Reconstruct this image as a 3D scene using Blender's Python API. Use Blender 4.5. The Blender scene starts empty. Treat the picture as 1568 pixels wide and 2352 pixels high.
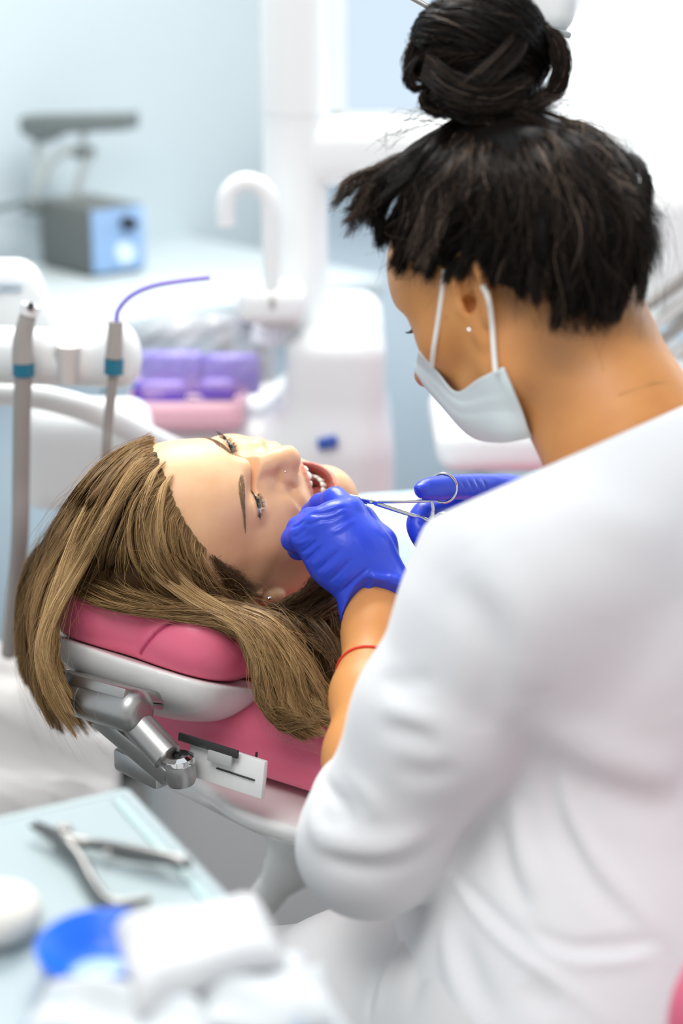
import bpy, bmesh, math, random
import numpy as np
from mathutils import Vector, Matrix

# ------------------------------------------------------------------ camera, world, lights, exposure
sc = bpy.context.scene
COL = sc.collection
FPX = 4200.0                       # focal length in pixels of the 1568 x 2352 frame
PITCH = math.radians(18.0)
CAMZ = 1.55
cam_d = bpy.data.cameras.new('camera')
cam = bpy.data.objects.new('camera', cam_d)
COL.objects.link(cam)
cam.location = (0, 0, CAMZ)
cam.rotation_euler = (math.pi / 2 - PITCH, 0, 0)
cam_d.sensor_fit = 'VERTICAL'
cam_d.sensor_height = 36.0
cam_d.lens = FPX / 2352 * 36.0
cam_d.clip_start = 0.05
cam_d.dof.use_dof = True
cam_d.dof.focus_distance = 1.60
cam_d.dof.aperture_fstop = 2.6
sc.camera = cam
sc.view_settings.view_transform = 'Standard'
sc.view_settings.look = 'None'
sc.view_settings.gamma = 1.0
sc.view_settings.use_curve_mapping = False
sc.view_settings.exposure = 0.08
try:
    sc.cycles.use_denoising = True
    sc.cycles.max_bounces = 8
    sc.cycles.transparent_max_bounces = 8
    sc.cycles.caustics_reflective = False
    sc.cycles.caustics_refractive = False
except Exception:
    pass

w = bpy.data.worlds.new('world'); sc.world = w
w.use_nodes = True
bg = w.node_tree.nodes['Background']
# daylight: brighter on the window side (+y), dimmer and warmer on the side behind the camera
wn_ = w.node_tree; wtc = wn_.nodes.new('ShaderNodeTexCoord'); wsx = wn_.nodes.new('ShaderNodeSeparateXYZ'); wmr = wn_.nodes.new('ShaderNodeMapRange')
wmr.inputs[1].default_value = -.6; wmr.inputs[2].default_value = .8
wmx = wn_.nodes.new('ShaderNodeMix'); wmx.data_type = 'RGBA'; wmx.inputs[6].default_value = (.62, .62, .62, 1); wmx.inputs[7].default_value = (.72, .84, .97, 1)
wn_.links.new(wtc.outputs['Generated'], wsx.inputs[0]); wn_.links.new(wsx.outputs['Y'], wmr.inputs[0]); wn_.links.new(wmr.outputs[0], wmx.inputs[0]); wn_.links.new(wmx.outputs[2], bg.inputs['Color'])
bg.inputs['Strength'].default_value = 1.0

def area(name, loc, target, size, power, color=(1, 1, 1), sizey=None):
    d = bpy.data.lights.new(name, 'AREA')
    d.energy = power; d.color = color
    d.shape = 'RECTANGLE'; d.size = size; d.size_y = sizey or size
    o = bpy.data.objects.new(name, d); COL.objects.link(o)
    o.location = loc
    o.rotation_euler = (Vector(target) - Vector(loc)).to_track_quat('-Z', 'Y').to_euler()
    return o

area('ceiling_light_panel', (-0.15, 2.75, 2.75), (-0.05, 1.7, 0.9), 1.1, 62, (1.0, 0.96, 0.90))
area('ceiling_light_panel_rear', (-0.35, 0.55, 2.72), (0.15, 1.45, 0.95), 1.0, 21, (1.0, 0.985, 0.965))
area('wall_fill_far', (0.75, 3.25, 2.75), (0.75, 3.9, 0.9), 1.0, 16, (0.95, 0.98, 1.0))  # added fill that brightens the back wall, stands for no known lamp
area('window_daylight', (2.6, 4.2, 1.9), (0.0, 1.6, 1.0), 2.0, 45, (0.86, 0.93, 1.0))

# ------------------------------------------------------------------ helpers
SP, CP = math.sin(PITCH), math.cos(PITCH)
def c2w(c):
    """camera axes (right, down, deep) -> world"""
    c = np.asarray(c, float)
    x, y, z = c[..., 0], c[..., 1], c[..., 2]
    return np.stack([x, z * CP - y * SP, CAMZ - z * SP - y * CP], -1)
def v2w(c):
    c = np.asarray(c, float)
    x, y, z = c[..., 0], c[..., 1], c[..., 2]
    return np.stack([x, z * CP - y * SP, -z * SP - y * CP], -1)
def P(px, py, d):
    return c2w(((px - 784) / FPX * d, (py - 1176) / FPX * d, d))
def PZ(px, py, z):
    """point on the horizontal plane z seen at that pixel"""
    a = P(px, py, 1.0); o = np.array([0, 0, CAMZ]); k = (z - CAMZ) / (a[2] - CAMZ)
    return o + (a - o) * k
def PY(px, py, y):
    a = P(px, py, 1.0); o = np.array([0, 0, CAMZ]); k = y / a[1]
    return o + (a - o) * k
def PP(l):
    return np.array([P(*q) for q in l])

def mat(name, color, rough=0.5, metal=0.0, spec=0.5, sss=0.0, sssr=(1, .3, .15), sscale=0.006, coat=0.0, trans=0.0, emit=None, estr=0.0,
        noise=None, bump=None, ior=1.45, sheen=0.0, alpha=1.0):
    m = bpy.data.materials.new(name); m.use_nodes = True
    nt = m.node_tree; b = nt.nodes['Principled BSDF']
    c = tuple(color) + (1,) if len(color) == 3 else color
    b.inputs['Base Color'].default_value = c
    b.inputs['Roughness'].default_value = rough
    b.inputs['Metallic'].default_value = metal
    b.inputs['Specular IOR Level'].default_value = spec
    b.inputs['IOR'].default_value = ior
    b.inputs['Coat Weight'].default_value = coat
    b.inputs['Transmission Weight'].default_value = trans
    b.inputs['Sheen Weight'].default_value = sheen
    b.inputs['Alpha'].default_value = alpha
    if sss:
        b.inputs['Subsurface Weight'].default_value = sss
        b.inputs['Subsurface Radius'].default_value = sssr
        b.inputs['Subsurface Scale'].default_value = sscale
    if emit:
        b.inputs['Emission Color'].default_value = tuple(emit) + (1,)
        b.inputs['Emission Strength'].default_value = estr
    if noise or bump:
        tc = nt.nodes.new('ShaderNodeTexCoord')
    if noise:                                   # (scale, second colour, low, high)
        n = nt.nodes.new('ShaderNodeTexNoise'); n.inputs['Scale'].default_value = noise[0]; n.inputs['Detail'].default_value = 4
        nt.links.new(tc.outputs['Object'], n.inputs['Vector'])
        r = nt.nodes.new('ShaderNodeMapRange'); r.inputs[1].default_value = noise[2]; r.inputs[2].default_value = noise[3]
        nt.links.new(n.outputs['Fac'], r.inputs[0])
        mx = nt.nodes.new('ShaderNodeMix'); mx.data_type = 'RGBA'
        mx.inputs[6].default_value = c; mx.inputs[7].default_value = tuple(noise[1]) + (1,)
        nt.links.new(r.outputs[0], mx.inputs[0]); nt.links.new(mx.outputs[2], b.inputs['Base Color'])
    if bump:                                    # (scale, strength, distance)
        n2 = nt.nodes.new('ShaderNodeTexNoise'); n2.inputs['Scale'].default_value = bump[0]; n2.inputs['Detail'].default_value = 5
        nt.links.new(tc.outputs['Object'], n2.inputs['Vector'])
        bp = nt.nodes.new('ShaderNodeBump'); bp.inputs['Strength'].default_value = bump[1]; bp.inputs['Distance'].default_value = bump[2]
        nt.links.new(n2.outputs['Fac'], bp.inputs['Height']); nt.links.new(bp.outputs['Normal'], b.inputs['Normal'])
    return m

def mix_attr(m, attr, color, rough=None):
    """blend the base colour of m towards color where the mesh attribute is 1"""
    nt = m.node_tree; b = nt.nodes['Principled BSDF']
    a = nt.nodes.new('ShaderNodeAttribute'); a.attribute_name = attr
    mx = nt.nodes.new('ShaderNodeMix'); mx.data_type = 'RGBA'
    lk = b.inputs['Base Color'].links
    if lk: nt.links.new(lk[0].from_socket, mx.inputs[6])
    else: mx.inputs[6].default_value = b.inputs['Base Color'].default_value
    mx.inputs[7].default_value = tuple(color) + (1,)
    nt.links.new(a.outputs['Fac'], mx.inputs[0]); nt.links.new(mx.outputs[2], b.inputs['Base Color'])

def mesh_np(name, V, Fq, material=None, parent=None, smooth=True, attrs=None, ngon=None):
    V = np.asarray(V, np.float32); Fq = np.asarray(Fq, np.int32)
    me = bpy.data.meshes.new(name)
    me.vertices.add(len(V)); me.vertices.foreach_set('co', V.ravel())
    n = Fq.shape[1]
    me.loops.add(Fq.size); me.loops.foreach_set('vertex_index', Fq.ravel())
    me.polygons.add(len(Fq)); me.polygons.foreach_set('loop_start', np.arange(0, Fq.size, n, dtype=np.int32))
    me.polygons.foreach_set('use_smooth', np.full(len(Fq), smooth, bool))
    me.update(calc_edges=True)
    for k, a in (attrs or {}).items():
        at = me.attributes.new(k, 'FLOAT', 'POINT'); at.data.foreach_set('value', np.asarray(a, np.float32))
    return link(name, me, material, parent)

def link(name, me, material=None, parent=None):
    o = bpy.data.objects.new(name, me); COL.objects.link(o)
    if material: me.materials.append(material)
    if parent:
        o.parent = parent
        o.matrix_parent_inverse = parent.matrix_world.inverted() if parent.type == 'EMPTY' and parent.parent is None else Matrix()
    return o

def tag(o, label=None, cat=None, group=None, kind=None):
    if label: o['label'] = label
    if cat: o['category'] = cat
    if group: o['group'] = group
    if kind: o['kind'] = kind
    return o
def thing(name, loc, label, cat, group=None):
    o = bpy.data.objects.new(name, None); COL.objects.link(o)
    o.location = Vector([float(q) for q in loc]); o.empty_display_size = .05
    o.matrix_world = Matrix.Translation(o.location)
    return tag(o, label, cat, group)

# --- polygon builder for hard things
class MB:
    def __init__(s): s.v = []; s.f = []
    def add(s, V, F):
        b = len(s.v); s.v += [tuple(float(c) for c in q) for q in V]; s.f += [tuple(i + b for i in q) for q in F]; return s
    def box(s, c, size, R=None, bevel=0.0, seg=2):
        bm = bmesh.new(); bmesh.ops.create_cube(bm, size=1.0)
        for v in bm.verts: v.co = Vector((v.co.x * size[0], v.co.y * size[1], v.co.z * size[2]))
        if bevel: bmesh.ops.bevel(bm, geom=bm.edges[:], offset=min(bevel, min(size) * .49), segments=seg, profile=.5, affect='EDGES')
        M = np.asarray(R, float) if R is not None else np.eye(3)
        V = [M @ np.array(v.co) + np.asarray(c, float) for v in bm.verts]
        bm.verts.index_update(); F = [[v.index for v in f.verts] for f in bm.faces]; bm.free()
        return s.add(V, F)
    def tube(s, pts, r, n=12, caps=True):
        V, F = tube_vf(np.asarray(pts, float), r, n, caps); return s.add(V, F)
    def lathe(s, prof, c=(0, 0, 0), n=32, R=None):
        """prof: list of (radius, height)"""
        V = []; F = []; M = np.asarray(R, float) if R is not None else np.eye(3)
        for (r, h) in prof:
            for k in range(n):
                a = 2 * math.pi * k / n
                V.append(M @ np.array([r * math.cos(a), r * math.sin(a), h]) + np.asarray(c, float))
        for i in range(len(prof) - 1):
            for k in range(n):
                k2 = (k + 1) % n; F.append((i * n + k, i * n + k2, (i + 1) * n + k2, (i + 1) * n + k))
        return s.add(V, F)
    def prism(s, poly, ext, bevel=0.0, seg=2):
        """poly: 3d loop, extruded by vector ext"""
        bm = bmesh.new()
        vs = [bm.verts.new(Vector([float(c) for c in q])) for q in poly]; f = bm.faces.new(vs)
        r = bmesh.ops.extrude_face_region(bm, geom=[f])
        for e in r['geom']:
            if isinstance(e, bmesh.types.BMVert): e.co += Vector([float(c) for c in ext])
        bmesh.ops.recalc_face_normals(bm, faces=bm.faces[:])
        if bevel: bmesh.ops.bevel(bm, geom=bm.edges[:], offset=bevel, segments=seg, profile=.5, affect='EDGES')
        bm.verts.index_update(); V = [tuple(v.co) for v in bm.verts]; F = [[v.index for v in f.verts] for f in bm.faces]; bm.free()
        return s.add(V, F)
    def build(s, name, material=None, parent=None, smooth=True, angle=40, subsurf=0):
        me = bpy.data.meshes.new(name); me.from_pydata(s.v, [], s.f); me.update()
        bm = bmesh.new(); bm.from_mesh(me); bmesh.ops.recalc_face_normals(bm, faces=bm.faces[:]); bm.to_mesh(me); bm.free()
        if smooth:
            me.polygons.foreach_set('use_smooth', [True] * len(me.polygons))
            if angle: me.set_sharp_from_angle(angle=math.radians(angle))
        o = link(name, me, material, parent)
        if subsurf:
            m = o.modifiers.new('s', 'SUBSURF'); m.levels = subsurf; m.render_levels = subsurf
        return o

def tube_vf(pts, r, n=12, caps=True):
    m = len(pts); r = np.broadcast_to(np.asarray(r, float), (m,))
    T = np.gradient(pts, axis=0); T /= np.linalg.norm(T, axis=1)[:, None] + 1e-12
    u = np.cross(T[0], [0.3, .2, 1.0]); u /= np.linalg.norm(u)
    V = []
    for i in range(m):
        u = u - T[i] * (u @ T[i]); u /= np.linalg.norm(u) + 1e-12; b = np.cross(T[i], u)
        for k in range(n):
            a = 2 * math.pi * k / n; V.append(pts[i] + r[i] * (math.cos(a) * u + math.sin(a) * b))
    F = []
    for i in range(m - 1):
        for k in range(n):
            k2 = (k + 1) % n; F.append((i * n + k, i * n + k2, (i + 1) * n + k2, (i + 1) * n + k))
    if caps:
        F.append(tuple(range(n))[::-1]); F.append(tuple((m - 1) * n + k for k in range(n)))
    return V, F

def spline(pts, n):
    """Catmull-Rom through pts, n samples"""
    p = np.asarray(pts, float); m = len(p)
    if m == 2: t = np.linspace(0, 1, n)[:, None]; return p[0] * (1 - t) + p[1] * t
    q = np.vstack([2 * p[0] - p[1], p, 2 * p[-1] - p[-2]])
    t = np.linspace(0, m - 1, n); i = np.minimum(t.astype(int), m - 2); f = (t - i)[:, None]
    a, b, c, d = q[i], q[i + 1], q[i + 2], q[i + 3]
    return .5 * ((2 * b) + (c - a) * f + (2 * a - 5 * b + 4 * c - d) * f ** 2 + (3 * b - a - 3 * c + d) * f ** 3)

# --- signed distance sculpting on a (non uniform) grid, meshed with surface nets
def axis(*segs):
    out = []
    for a, b, h in segs:
        n = max(1, int(round((b - a) / h))); out += list(np.linspace(a, b, n, endpoint=False))
    out.append(segs[-1][1]); return np.array(out, np.float32)
def smin(a, b, k):
    if k <= 0: return np.minimum(a, b)
    h = np.maximum(k - np.abs(a - b), 0) / k
    return np.minimum(a, b) - h * h * (k * .25)
class Field:
    def __init__(s, xs, ys, zs, M=None, big=1.0):
        s.a = (np.asarray(xs, np.float32), np.asarray(ys, np.float32), np.asarray(zs, np.float32))
        s.F = np.full([len(q) for q in s.a], big, np.float32); s.M = M   # M: 4x4 local -> world
        s.tag = {}
    def _sl(s, lo, hi):
        sl = []
        for i in range(3):
            i0 = max(0, int(np.searchsorted(s.a[i], lo[i])) - 1); i1 = min(len(s.a[i]), int(np.searchsorted(s.a[i], hi[i])) + 1)
            sl.append(slice(i0, max(i1, i0 + 1)))
        return tuple(sl)
    def _xyz(s, sl):
        return s.a[0][sl[0]][:, None, None], s.a[1][sl[1]][None, :, None], s.a[2][sl[2]][None, None, :]
    def apply(s, lo, hi, fn, k, op):
        pad = k + .03
        lo = np.asarray(lo, float) - pad; hi = np.asarray(hi, float) + pad
        sl = s._sl(lo, hi); d = fn(*s._xyz(sl)).astype(np.float32); f = s.F[sl]
        if op == 'u': s.F[sl] = smin(f, d, k)
        elif op == 's': s.F[sl] = -smin(-f, d, k)
        elif op == 'i': s.F[sl] = -smin(-f, -d, k)
        return s
    def ell(s, c, r, R=None, k=.01, op='u'):
        c = np.asarray(c, float); r = np.broadcast_to(np.asarray(r, float), (3,)); m = r.max() if R is not None else r
        def fn(x, y, z):
            x = x - c[0]; y = y - c[1]; z = z - c[2]
            if R is not None:
                A = np.asarray(R).T
                x, y, z = A[0][0] * x + A[0][1] * y + A[0][2] * z, A[1][0] * x + A[1][1] * y + A[1][2] * z, A[2][0] * x + A[2][1] * y + A[2][2] * z
            k0 = np.sqrt((x / r[0]) ** 2 + (y / r[1]) ** 2 + (z / r[2]) ** 2) + 1e-9
            k1 = np.sqrt((x / r[0] ** 2) ** 2 + (y / r[1] ** 2) ** 2 + (z / r[2] ** 2) ** 2) + 1e-9
            return k0 * (k0 - 1) / k1
        return s.apply(c - m, c + m, fn, k, op)
    def cone(s, p0, p1, r0, r1, k=.01, op='u'):
        p0 = np.asarray(p0, float); p1 = np.asarray(p1, float); ba = p1 - p0; L = float(ba @ ba) + 1e-12
        def fn(x, y, z):
            X = x - p0[0]; Y = y - p0[1]; Z = z - p0[2]
            h = np.clip((X * ba[0] + Y * ba[1] + Z * ba[2]) / L, 0, 1)
            return np.sqrt((X - ba[0] * h) ** 2 + (Y - ba[1] * h) ** 2 + (Z - ba[2] * h) ** 2) - (r0 + (r1 - r0) * h)
        r = max(r0, r1)
        return s.apply(np.minimum(p0, p1) - r, np.maximum(p0, p1) + r, fn, k, op)
    def chain(s, pts, rad, k=.01, op='u', n=0):
        pts = np.asarray(pts, float); rad = np.broadcast_to(np.asarray(rad, float), (len(pts),))
        if n:
            q = spline(np.c_[pts, rad], n); pts, rad = q[:, :3], q[:, 3]
        for i in range(len(pts) - 1): s.cone(pts[i], pts[i + 1], rad[i], rad[i + 1], k if i == 0 or not n else k, op)
        return s
    def box(s, c, h, R=None, r=.01, k=.01, op='u'):
        c = np.asarray(c, float); h = np.asarray(h, float); m = np.linalg.norm(h) if R is not None else h
        def fn(x, y, z):
            x = x - c[0]; y = y - c[1]; z = z - c[2]
            if R is not None:
                A = np.asarray(R).T
                x, y, z = A[0][0] * x + A[0][1] * y + A[0][2] * z, A[1][0] * x + A[1][1] * y + A[1][2] * z, A[2][0] * x + A[2][1] * y + A[2][2] * z
            qx = np.abs(x) - h[0] + r; qy = np.abs(y) - h[1] + r; qz = np.abs(z) - h[2] + r
            return np.sqrt(np.maximum(qx, 0) ** 2 + np.maximum(qy, 0) ** 2 + np.maximum(qz, 0) ** 2) + np.minimum(np.maximum(np.maximum(qx, qy), qz), 0) - r
        return s.apply(c - m, c + m, fn, k, op)
    def bump(s, c, sig, amp, R=None):
        c = np.asarray(c, float); sig = np.broadcast_to(np.asarray(sig, float), (3,)); m = 3 * (sig.max() if R is not None else sig)
        sl = s._sl(c - m, c + m); x, y, z = s._xyz(sl)
        x = x - c[0]; y = y - c[1]; z = z - c[2]
        if R is not None:
            A = np.asarray(R).T
            x, y, z = A[0][0] * x + A[0][1] * y + A[0][2] * z, A[1][0] * x + A[1][1] * y + A[1][2] * z, A[2][0] * x + A[2][1] * y + A[2][2] * z
        s.F[sl] -= (amp * np.exp(-(x / sig[0]) ** 2 - (y / sig[1]) ** 2 - (z / sig[2]) ** 2)).astype(np.float32)
        return s
    def stroke(s, pts, sig, amp, n=16, taper=True):
        """a ridge (amp > 0) or crease (amp < 0) along a curve; sig: half width"""
        q = spline(pts, n)
        lo = q.min(0) - 3 * sig; hi = q.max(0) + 3 * sig; sl = s._sl(lo, hi); x, y, z = s._xyz(sl)
        D = np.full(np.broadcast(x, y, z).shape, 1e9, np.float32); A = np.zeros_like(D)
        for i in range(n - 1):
            p0, ba = q[i], q[i + 1] - q[i]; L = float(ba @ ba) + 1e-12
            X = x - p0[0]; Y = y - p0[1]; Z = z - p0[2]
            h = np.clip((X * ba[0] + Y * ba[1] + Z * ba[2]) / L, 0, 1)
            d = (X - ba[0] * h) ** 2 + (Y - ba[1] * h) ** 2 + (Z - ba[2] * h) ** 2
            t = (i + h) / (n - 1); m = d < D
            D = np.where(m, d, D); A = np.where(m, np.sin(np.pi * np.clip(t, .02, .98)) ** .7 if taper else 1.0, A)
        s.F[sl] -= (amp * A * np.exp(-D / sig ** 2)).astype(np.float32)
        return s
    def plane(s, p, n, k=.004):
        """keep the side the normal points away from"""
        n = np.asarray(n, float); n = n / np.linalg.norm(n); x, y, z = s._xyz((slice(None),) * 3)
        d = ((x - p[0]) * n[0] + (y - p[1]) * n[1] + (z - p[2]) * n[2]).astype(np.float32)
        s.F = -smin(-s.F, -d, k); return s
    def val(s, pts):
        """trilinear value at points (local)"""
        pts = np.asarray(pts, float); idx = []; fr = []
        for i in range(3):
            j = np.clip(np.searchsorted(s.a[i], pts[..., i]) - 1, 0, len(s.a[i]) - 2); idx.append(j)
            fr.append(np.clip((pts[..., i] - s.a[i][j]) / (s.a[i][j + 1] - s.a[i][j]), 0, 1))
        o = 0
        for dx in (0, 1):
            for dy in (0, 1):
                for dz in (0, 1):
                    wgt = (fr[0] if dx else 1 - fr[0]) * (fr[1] if dy else 1 - fr[1]) * (fr[2] if dz else 1 - fr[2])
                    o = o + wgt * s.F[idx[0] + dx, idx[1] + dy, idx[2] + dz]
        return o
    def to_local(s, W):
        W = np.asarray(W, float)
        if s.M is None: return W
        Mi = np.linalg.inv(s.M); return W @ Mi[:3, :3].T + Mi[:3, 3]
    def hit(s, px, py, d0=.8, d1=2.2, lift=0.0, world=False):
        """first surface point seen from the camera station along the ray of that pixel (used to place details on a surface)"""
        ds = np.arange(d0, d1, .0015)
        W = c2w(np.stack([(px - 784) / FPX * ds, (py - 1176) / FPX * ds, ds], -1)); Lc = s.to_local(W)
        inside = np.ones(len(ds), bool)
        for i in range(3): inside &= (Lc[:, i] > s.a[i][0]) & (Lc[:, i] < s.a[i][-1])
        v = np.where(inside, s.val(Lc), 1.0); b = np.nonzero(v < lift)[0]
        if len(b) == 0: b = [int(np.argmin(v))]
        return W[b[0]] if world else Lc[b[0]]
    def mesh(s, crop=True):
        F = s.F; S = F < 0; n = F.shape
        cnt = np.zeros([q - 1 for q in n], np.uint8)
        for dx in (0, 1):
            for dy in (0, 1):
                for dz in (0, 1): cnt += S[dx:n[0] - 1 + dx, dy:n[1] - 1 + dy, dz:n[2] - 1 + dz]
        mixed = (cnt > 0) & (cnt < 8); I, J, K = np.nonzero(mixed); N = len(I)
        ids = np.full(mixed.shape, -1, np.int32); ids[I, J, K] = np.arange(N)
        acc = np.zeros((N, 3)); num = np.zeros(N)
        for ax in range(3):
            o1, o2 = [q for q in range(3) if q != ax]
            for a in (0, 1):
                for b in (0, 1):
                    off = [0, 0, 0]; off[o1] = a; off[o2] = b; off2 = list(off); off2[ax] = 1
                    A = F[I + off[0], J + off[1], K + off[2]]; B = F[I + off2[0], J + off2[1], K + off2[2]]
                    m = (A < 0) != (B < 0); t = np.where(m, A / np.where(m, A - B, 1), 0)
                    base = [I, J, K]; p = np.zeros((N, 3))
                    for q in range(3):
                        c0 = s.a[q][base[q] + off[q]]
                        p[:, q] = c0 + (t * (s.a[q][base[q] + 1] - s.a[q][base[q]]) if q == ax else 0)
                    acc += p * m[:, None]; num += m
        V = acc / num[:, None]
        quads = []
        for ax in range(3):
            o1, o2 = [(1, 2), (2, 0), (0, 1)][ax]
            sl0 = [slice(1, -1)] * 3; sl0[ax] = slice(0, -1); sl1 = [slice(1, -1)] * 3; sl1[ax] = slice(1, None)
            A = S[tuple(sl0)]; B = S[tuple(sl1)]; e = np.stack(np.nonzero(A != B), 1)
            if len(e) == 0: continue
            inside = A[e[:, 0], e[:, 1], e[:, 2]]
            base = e.copy()
            for q in range(3):
                if q != ax: base[:, q] += 1
            def cid(d1, d2):
                c = base.copy(); c[:, o1] -= d1; c[:, o2] -= d2; return ids[c[:, 0], c[:, 1], c[:, 2]]
            q = np.stack([cid(1, 1), cid(0, 1), cid(0, 0), cid(1, 0)], 1); q[~inside] = q[~inside][:, ::-1]
            quads.append(q)
        return V, np.concatenate(quads)
    def build(s, name, material, parent=None, attrs=None, relax=0):
        V, Q = s.mesh()
        if relax:
            for _ in range(relax):
                acc = np.zeros_like(V); num = np.zeros(len(V))
                for a in range(4):
                    np.add.at(acc, Q[:, a], V[Q[:, (a + 1) % 4]]); np.add.at(num, Q[:, a], 1)
                    np.add.at(acc, Q[:, a], V[Q[:, (a + 3) % 4]]); np.add.at(num, Q[:, a], 1)
                V = V * .4 + .6 * acc / np.maximum(num, 1)[:, None]
        at = {k: fn(V) for k, fn in (attrs or {}).items()}
        W = V @ s.M[:3, :3].T + s.M[:3, 3] if s.M is not None else V
        return mesh_np(name, W, Q, material, parent, attrs=at)

def frame(x, y, z, o):
    M = np.eye(4); M[:3, 0] = x; M[:3, 1] = y; M[:3, 2] = z; M[:3, 3] = o; return M
def unit(v): v = np.asarray(v, float); return v / np.linalg.norm(v)

# --- hair: strands between guide curves, one mesh
RNG = np.random.default_rng(7)
def strands_vf(C, rad, sides=3):
    """C: (n, m, 3) strand points, rad: (n, m)"""
    n, m, _ = C.shape
    T = np.gradient(C, axis=1); T /= np.linalg.norm(T, axis=2, keepdims=True) + 1e-12
    ref = np.array([.31, -.52, .79]); u = np.cross(T, ref); u /= np.linalg.norm(u, axis=2, keepdims=True) + 1e-9
    b = np.cross(T, u)
    ang = 2 * np.pi * np.arange(sides) / sides
    V = C[:, :, None, :] + rad[:, :, None, None] * (np.cos(ang)[None, None, :, None] * u[:, :, None, :] + np.sin(ang)[None, None, :, None] * b[:, :, None, :])
    base = (np.arange(n)[:, None, None] * m + np.arange(m - 1)[None, :, None]) * sides
    k = np.arange(sides)[None, None, :]; k2 = (k + 1) % sides
    Q = np.stack([base + k, base + k2, base + sides + k2, base + sides + k], -1).reshape(-1, 4)
    return V.reshape(-1, 3), Q, n, m, sides
def smooth_noise(n, m, amp, rng, f=3):
    kp = rng.normal(0, 1, (n, f + 2, 3)); t = np.linspace(0, f + .999, m); i = t.astype(int); fr = (t - i)[None, :, None]; fr = fr * fr * (3 - 2 * fr)
    i2 = np.minimum(i + 1, f + 1)
    return amp * (kp[:, i] * (1 - fr) + kp[:, i2] * fr)
class Hair:
    def __init__(s): s.V = []; s.Q = []; s.t = []; s.nv = 0
    def raw(s, V, Q, tone):
        s.V.append(np.asarray(V)); s.Q.append(np.asarray(Q) + s.nv); s.t.append(np.broadcast_to(np.asarray(tone, float), (len(V),))); s.nv += len(V)
    def sheet(s, guides, count, m=20, thick=.004, fuzz=.001, clump=14, clump_amt=.5, r=.00022, tone=.5, tvar=.18, root=0.0, trim=.15, wave=.0, u=(0, 1), endspread=0.0, normal=None, taper=.35, lock=0.0, ltrim=0.0, dens=None):
        """guides: list of (k,3) control polylines, strands run between neighbours"""
        rng = RNG
        G = np.stack([spline(g, m) for g in guides])                # (g, m, 3)
        g = len(G)
        uu = rng.uniform(u[0], u[1], count)
        if dens is not None:                                        # thin out: keep with probability interpolated across the sheet
            uu = uu[rng.uniform(0, 1, count) < np.interp(uu, np.linspace(0, 1, len(dens)), dens)]; count = len(uu)
        cl = (np.floor(uu * clump * max(1, g - 1)) + .5) / (clump * max(1, g - 1)); uc = uu + (cl - uu) * clump_amt * rng.uniform(.2, 1.2, count)
        tt = np.linspace(0, 1, m)
        U = np.clip(uu[:, None] * (1 - tt) + uc[:, None] * tt, 0, 1) * (g - 1)
        i = np.minimum(U.astype(int), g - 2) if g > 1 else np.zeros_like(U, int); f = (U - i)[..., None]
        j = np.arange(m)[None, :]
        if g > 1:                                                    # smooth across guides
            i0 = np.maximum(i - 1, 0); i3 = np.minimum(i + 2, g - 1)
            a, b, c, d = G[i0, j], G[i, j], G[i + 1, j], G[i3, j]
            C = .5 * (2 * b + (c - a) * f + (2 * a - 5 * b + 4 * c - d) * f ** 2 + (3 * b - a - 3 * c + d) * f ** 3)
        else: C = np.repeat(G, count, 0)
        ci = np.floor(uu * clump * max(1, g - 1)).astype(int); nc = ci.max() + 1
        ls = (1 - trim * rng.uniform(0, 1, count) ** 1.5) * (1 - ltrim * rng.uniform(0, 1, nc)[ci]); st = root * rng.uniform(0, 1, count)
        tp = st[:, None] + (ls - st)[:, None] * tt[None]; ip = np.minimum((tp * (m - 1)).astype(int), m - 2); fp = (tp * (m - 1) - ip)[..., None]
        ar = np.arange(count)[:, None]; C = C[ar, ip] * (1 - fp) + C[ar, ip + 1] * fp
        nv = np.asarray(normal, float) if normal is not None else None
        dep = rng.normal(0, 1, (count, 1, 1)) * thick * (.35 + .65 * np.sin(np.pi * np.clip(tt, 0, 1))[None, :, None])
        if nv is None: C = C + dep * unit(rng.normal(0, 1, 3))
        else: C = C + dep * nv
        C = C + smooth_noise(count, m, fuzz, rng) * (.3 + .7 * tt)[None, :, None]
        if lock:                                                     # whole locks wander together
            C = C + smooth_noise(nc, m, lock, rng, 2)[ci] * (.15 + .85 * tt)[None, :, None]
        if wave:
            cw = (np.floor(uu * clump * max(1, g - 1)) * 1.7)
            C = C + (wave * np.sin(cw[:, None] + tt[None] * 7.0) * tt[None])[..., None] * unit(rng.normal(0, 1, 3))
        if endspread: C = C + (rng.normal(0, endspread, (count, 1, 3)) * (tt ** 2)[None, :, None])
        rad = r * rng.uniform(.7, 1.3, (count, 1)) * (1 - (1 - taper) * tt[None] ** 2) * (.35 + .65 * np.clip(tt[None] / .12, 0, 1))
        V, Q, n, mm, sd = strands_vf(C, rad)
        ct = np.sin(np.floor(uu * clump * max(1, g - 1)) * 12.9898) * 43758.5453; ct = (ct - np.floor(ct) - .5)
        tn = np.clip(tone + tvar * (.9 * ct + .5 * rng.normal(0, 1, count)), 0, 1)
        s.raw(V, Q, np.repeat(tn, mm * sd)); return s
    def build(s, name, material, parent):
        return mesh_np(name, np.concatenate(s.V), np.concatenate(s.Q), material, parent, attrs={'tone': np.concatenate(s.t)})
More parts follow.
